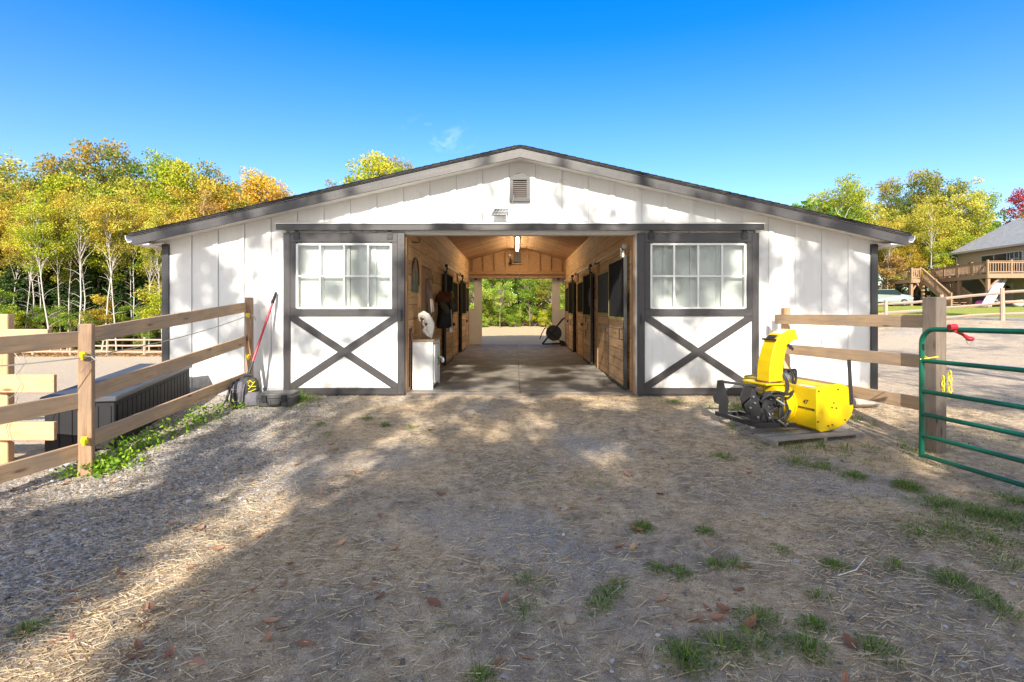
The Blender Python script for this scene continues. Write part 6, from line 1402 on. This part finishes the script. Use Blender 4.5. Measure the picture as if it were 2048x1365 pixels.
S0=Vector((37.75,48.3,0));S1=Vector((36.75,43.9,0));T0=Vector((39.15,48.2,0));T1=Vector((38.15,43.6,0))
zb=G+.15
railing(S0,S1,DZ,zb,'stair_railing',posts=2,first=1);railing(T0,T1,DZ,zb,'stair_railing',posts=2)
mb=MB()
for a,b_ in((S0,S1),(T0,T1)): mb.beam(a+Vector((0,0,DZ-.15)),b_+Vector((0,0,zb-.15)),.06,.28)
mb.build('stringer',M['deckwood'],dk)
mb=MB();ns=15
for i in range(ns):
    t=(i+.5)/ns;a=S0.lerp(S1,t);b_=T0.lerp(T1,t);z=DZ+(zb-DZ)*t;mb.beam(a+Vector((0,0,z)),b_+Vector((0,0,z)),.27,.045)
mb.build('tread',M['deckwood'],dk)
for x,y in((37.35,41.15),(42.0,40.8),(39.0,47.9),(38.3,44.9),(36.95,48.6),(36.95,50.8),(39.1,50.8),(37.9,48.4),(40.2,44.5)):
    mb=MB();mb.box(x-.10,y-.10,G-.4,x+.10,y+.10,DZ-.3,(0,0,1));mb.build('support_post',M['deckwood'],dk)
pass
mb=MB()
for x,y,dx,dy in((37.35,41.15,.95,0),(37.35,41.15,.2,.95),(39.0,47.9,-.2,-.95),(36.95,48.6,.6,0),(36.95,48.6,0,.7),(37.9,48.4,-.6,0)): mb.beam((x,y,DZ-1.2),(x+dx,y+dy,DZ-.32),.09,.13)
mb.build('knee_brace',M['deckwood'],dk)
p=at(2006,555,42.0);q=at(1972,612,39.5)
sl2=empty('play_slide',q,'blue and white striped slide leaning down from the deck','slide')
for j,(off,mt) in enumerate(((-.30,'slide'),(-.10,'gutter'),(.10,'slide'),(.30,'gutter'))):
    mb=MB();mb.beam(p+Vector((off,0,0)),q+Vector((off,0,0)),.19,.05,up=(0,-1,.5));mb.build('slide_bed',M[mt],sl2)
def blob(name,px,py,Y,r,mat,label,cat):
    c=at(px,py,Y);c.z=gz(c.x,Y,False)+r[2]*.9;mb=MB();mb.ell(c,r,12,8,jit=.04);mb.ell(c+Vector((r[0]*.5,0,r[2]*.6)),(r[0]*.5,r[1]*.5,r[2]*.5),9,6);o=mb.build(name,M[mat],loc=c,smooth='auto');tag(o,label,cat)
blob('toy_car',1962,600,42.5,(.45,.3,.28),'pink','pink plastic ride-on toy under the deck','toy')
blob('covered_grill',1992,600,43,(.5,.4,.45),'black','black covered grill under the deck behind the slide','grill')
blob('garden_stool',2038,597,42.5,(.45,.3,.3),'gutter','white round stool by the lower house door','stool')
# furniture on the deck, barely seen through the balusters
for px,Y,lab in((1912,46.5,'dark patio chair behind the deck railing nearest the stair'),(1935,45,'dark patio chair in the middle of the deck'),(1955,43.6,'dark patio chair nearest the front corner of the deck')):
    c=at(px,530,Y);c.x+=.9;e=empty('patio_chair',(c.x,Y,DZ),lab,'chair','patio chairs on the deck')
    mb=MB();mb.box(c.x-.3,Y-.3,DZ+.42,c.x+.3,Y+.3,DZ+.48);mb.build('seat',M['black'],e);mb=MB();mb.box(c.x+.25,Y-.3,DZ+.48,c.x+.3,Y+.3,DZ+1.0);mb.build('backrest',M['black'],e)
    for a in(-.27,.27):
        for b_ in(-.27,.27): mb=MB();mb.box(c.x+a-.02,Y+b_-.02,DZ+.001,c.x+a+.02,Y+b_+.02,DZ+.42);mb.build('leg',M['black'],e)
# ---------------------------------------------------------------- parked car and utility cart
def wheel(c,r,w,parent,ax=(0,1,0)):
    c=Vector(c);a=Vector(ax);mb=MB();mb.tube([c-a*w/2,c-a*w*.35,c+a*w*.35,c+a*w/2],[r*.9,r,r,r*.9],16)
    t=mb.build('wheel',M['tyre'],parent,smooth='auto');mb=MB();mb.tube([c-a*(w/2+.01),c+a*(w/2+.01)],r*.6,12);q=mb.build('rim',M['galv'],t);q.location=-wl(t)
cc_=at(1772,600,47);X0=cc_.x-2.6;Y0=47;Z0=gz(cc_.x,47,False)
car=empty('parked_car',(X0+2.2,Y0,Z0),'pale silver-green hatchback parked behind the split rail fence','car')
side=[(0,.35),(.05,.75),(.35,.98),(.9,1.02),(1.35,1.48),(2.9,1.52),(3.6,1.05),(4.25,.95),(4.45,.7),(4.45,.35)]
def cs_(w,dz=0): return [[Vector((X0+x,Y0+s*w*(1 if z<1.05 else .82),Z0+z+dz)) for x,z in side] for s in(-1,1)]
mb=MB();r_=cs_(.85);mb.loft(r_);mb.build('body',M['carblue'],car,bevel=.04)
mb=MB();mb.loft([[Vector((X0+x,Y0+s*w,Z0+z)) for x,z in((1.02,1.07),(1.40,1.44),(2.85,1.47),(3.45,1.08))] for s,w in((-1,.875),(1,.875))]);mb.build('windows',M['darkglass'],car)
for x in(.85,3.6): 
    for s in(-1,1): wheel((X0+x,Y0+s*.80,Z0+.32),.32,.2,car)
mb=MB();mb.box(X0+4.40,Y0-.8,Z0+.62,X0+4.47,Y0-.5,Z0+.78);mb.build('headlight',M['whiteplastic'],car,bevel=.01)
mb=MB();mb.box(X0+4.40,Y0+.5,Z0+.62,X0+4.47,Y0+.8,Z0+.78);mb.build('headlight',M['whiteplastic'],car,bevel=.01)
c=at(1822,600,49.5);Xc,Yc,Zc=c.x,49.5,gz(c.x,49.5,False)
ct=empty('utility_cart',(Xc,Yc,Zc),'dark utility cart with a flat canopy parked beside the stair','cart')
mb=MB();mb.loft([[Vector((Xc+x,Yc+s*.6,Zc+z)) for x,z in((-1.3,.4),(-1.3,.75),(-.5,.8),(-.4,.55),(.4,.55),(.5,.95),(1.2,.8),(1.35,.4))] for s in(-1,1)]);mb.build('body',M['black'],ct,bevel=.03)
mb=MB();mb.box(Xc-1.1,Yc-.6,Zc+1.78,Xc+.8,Yc+.6,Zc+1.86);mb.build('canopy',M['black'],ct,bevel=.03)
mb=MB()
for x in(-.95,.6):
    for s in(-.55,.55): mb.beam((Xc+x+(.25 if x>0 else 0),Yc+s,Zc+.7),(Xc+x,Yc+s,Zc+1.8),.05,.05)
mb.build('canopy_post',M['black'],ct)
mb=MB();mb.box(Xc-.4,Yc-.5,Zc+.6,Xc+.1,Yc+.5,Zc+.8);mb.box(Xc-.45,Yc-.5,Zc+.8,Xc-.32,Yc+.5,Zc+1.25);mb.build('seat',M['case'],ct,bevel=.02)
for x in(-.9,.9):
    for s in(-1,1): wheel((Xc+x,Yc+s*.6,Zc+.3),.3,.22,ct)
# rocks along the lawn edge
for i in range(14):
    X=16.5+i*.55+random.uniform(-.2,.2);Y=25.0-(X-14)*.55-5.2+random.uniform(-.2,.2)
    r=random.uniform(.08,.18);z=gz(X,Y,False);mb=MB();mb.ell((X,Y,z+r*.3),(r*1.3,r,r*.7),9,6,jit=.1)
    tag(mb.build('edging_stone',M['stone'],loc=(X,Y,z),smooth='auto'),'small field stone in the row between the sandy yard and lawn','stone','stones edging the lawn')
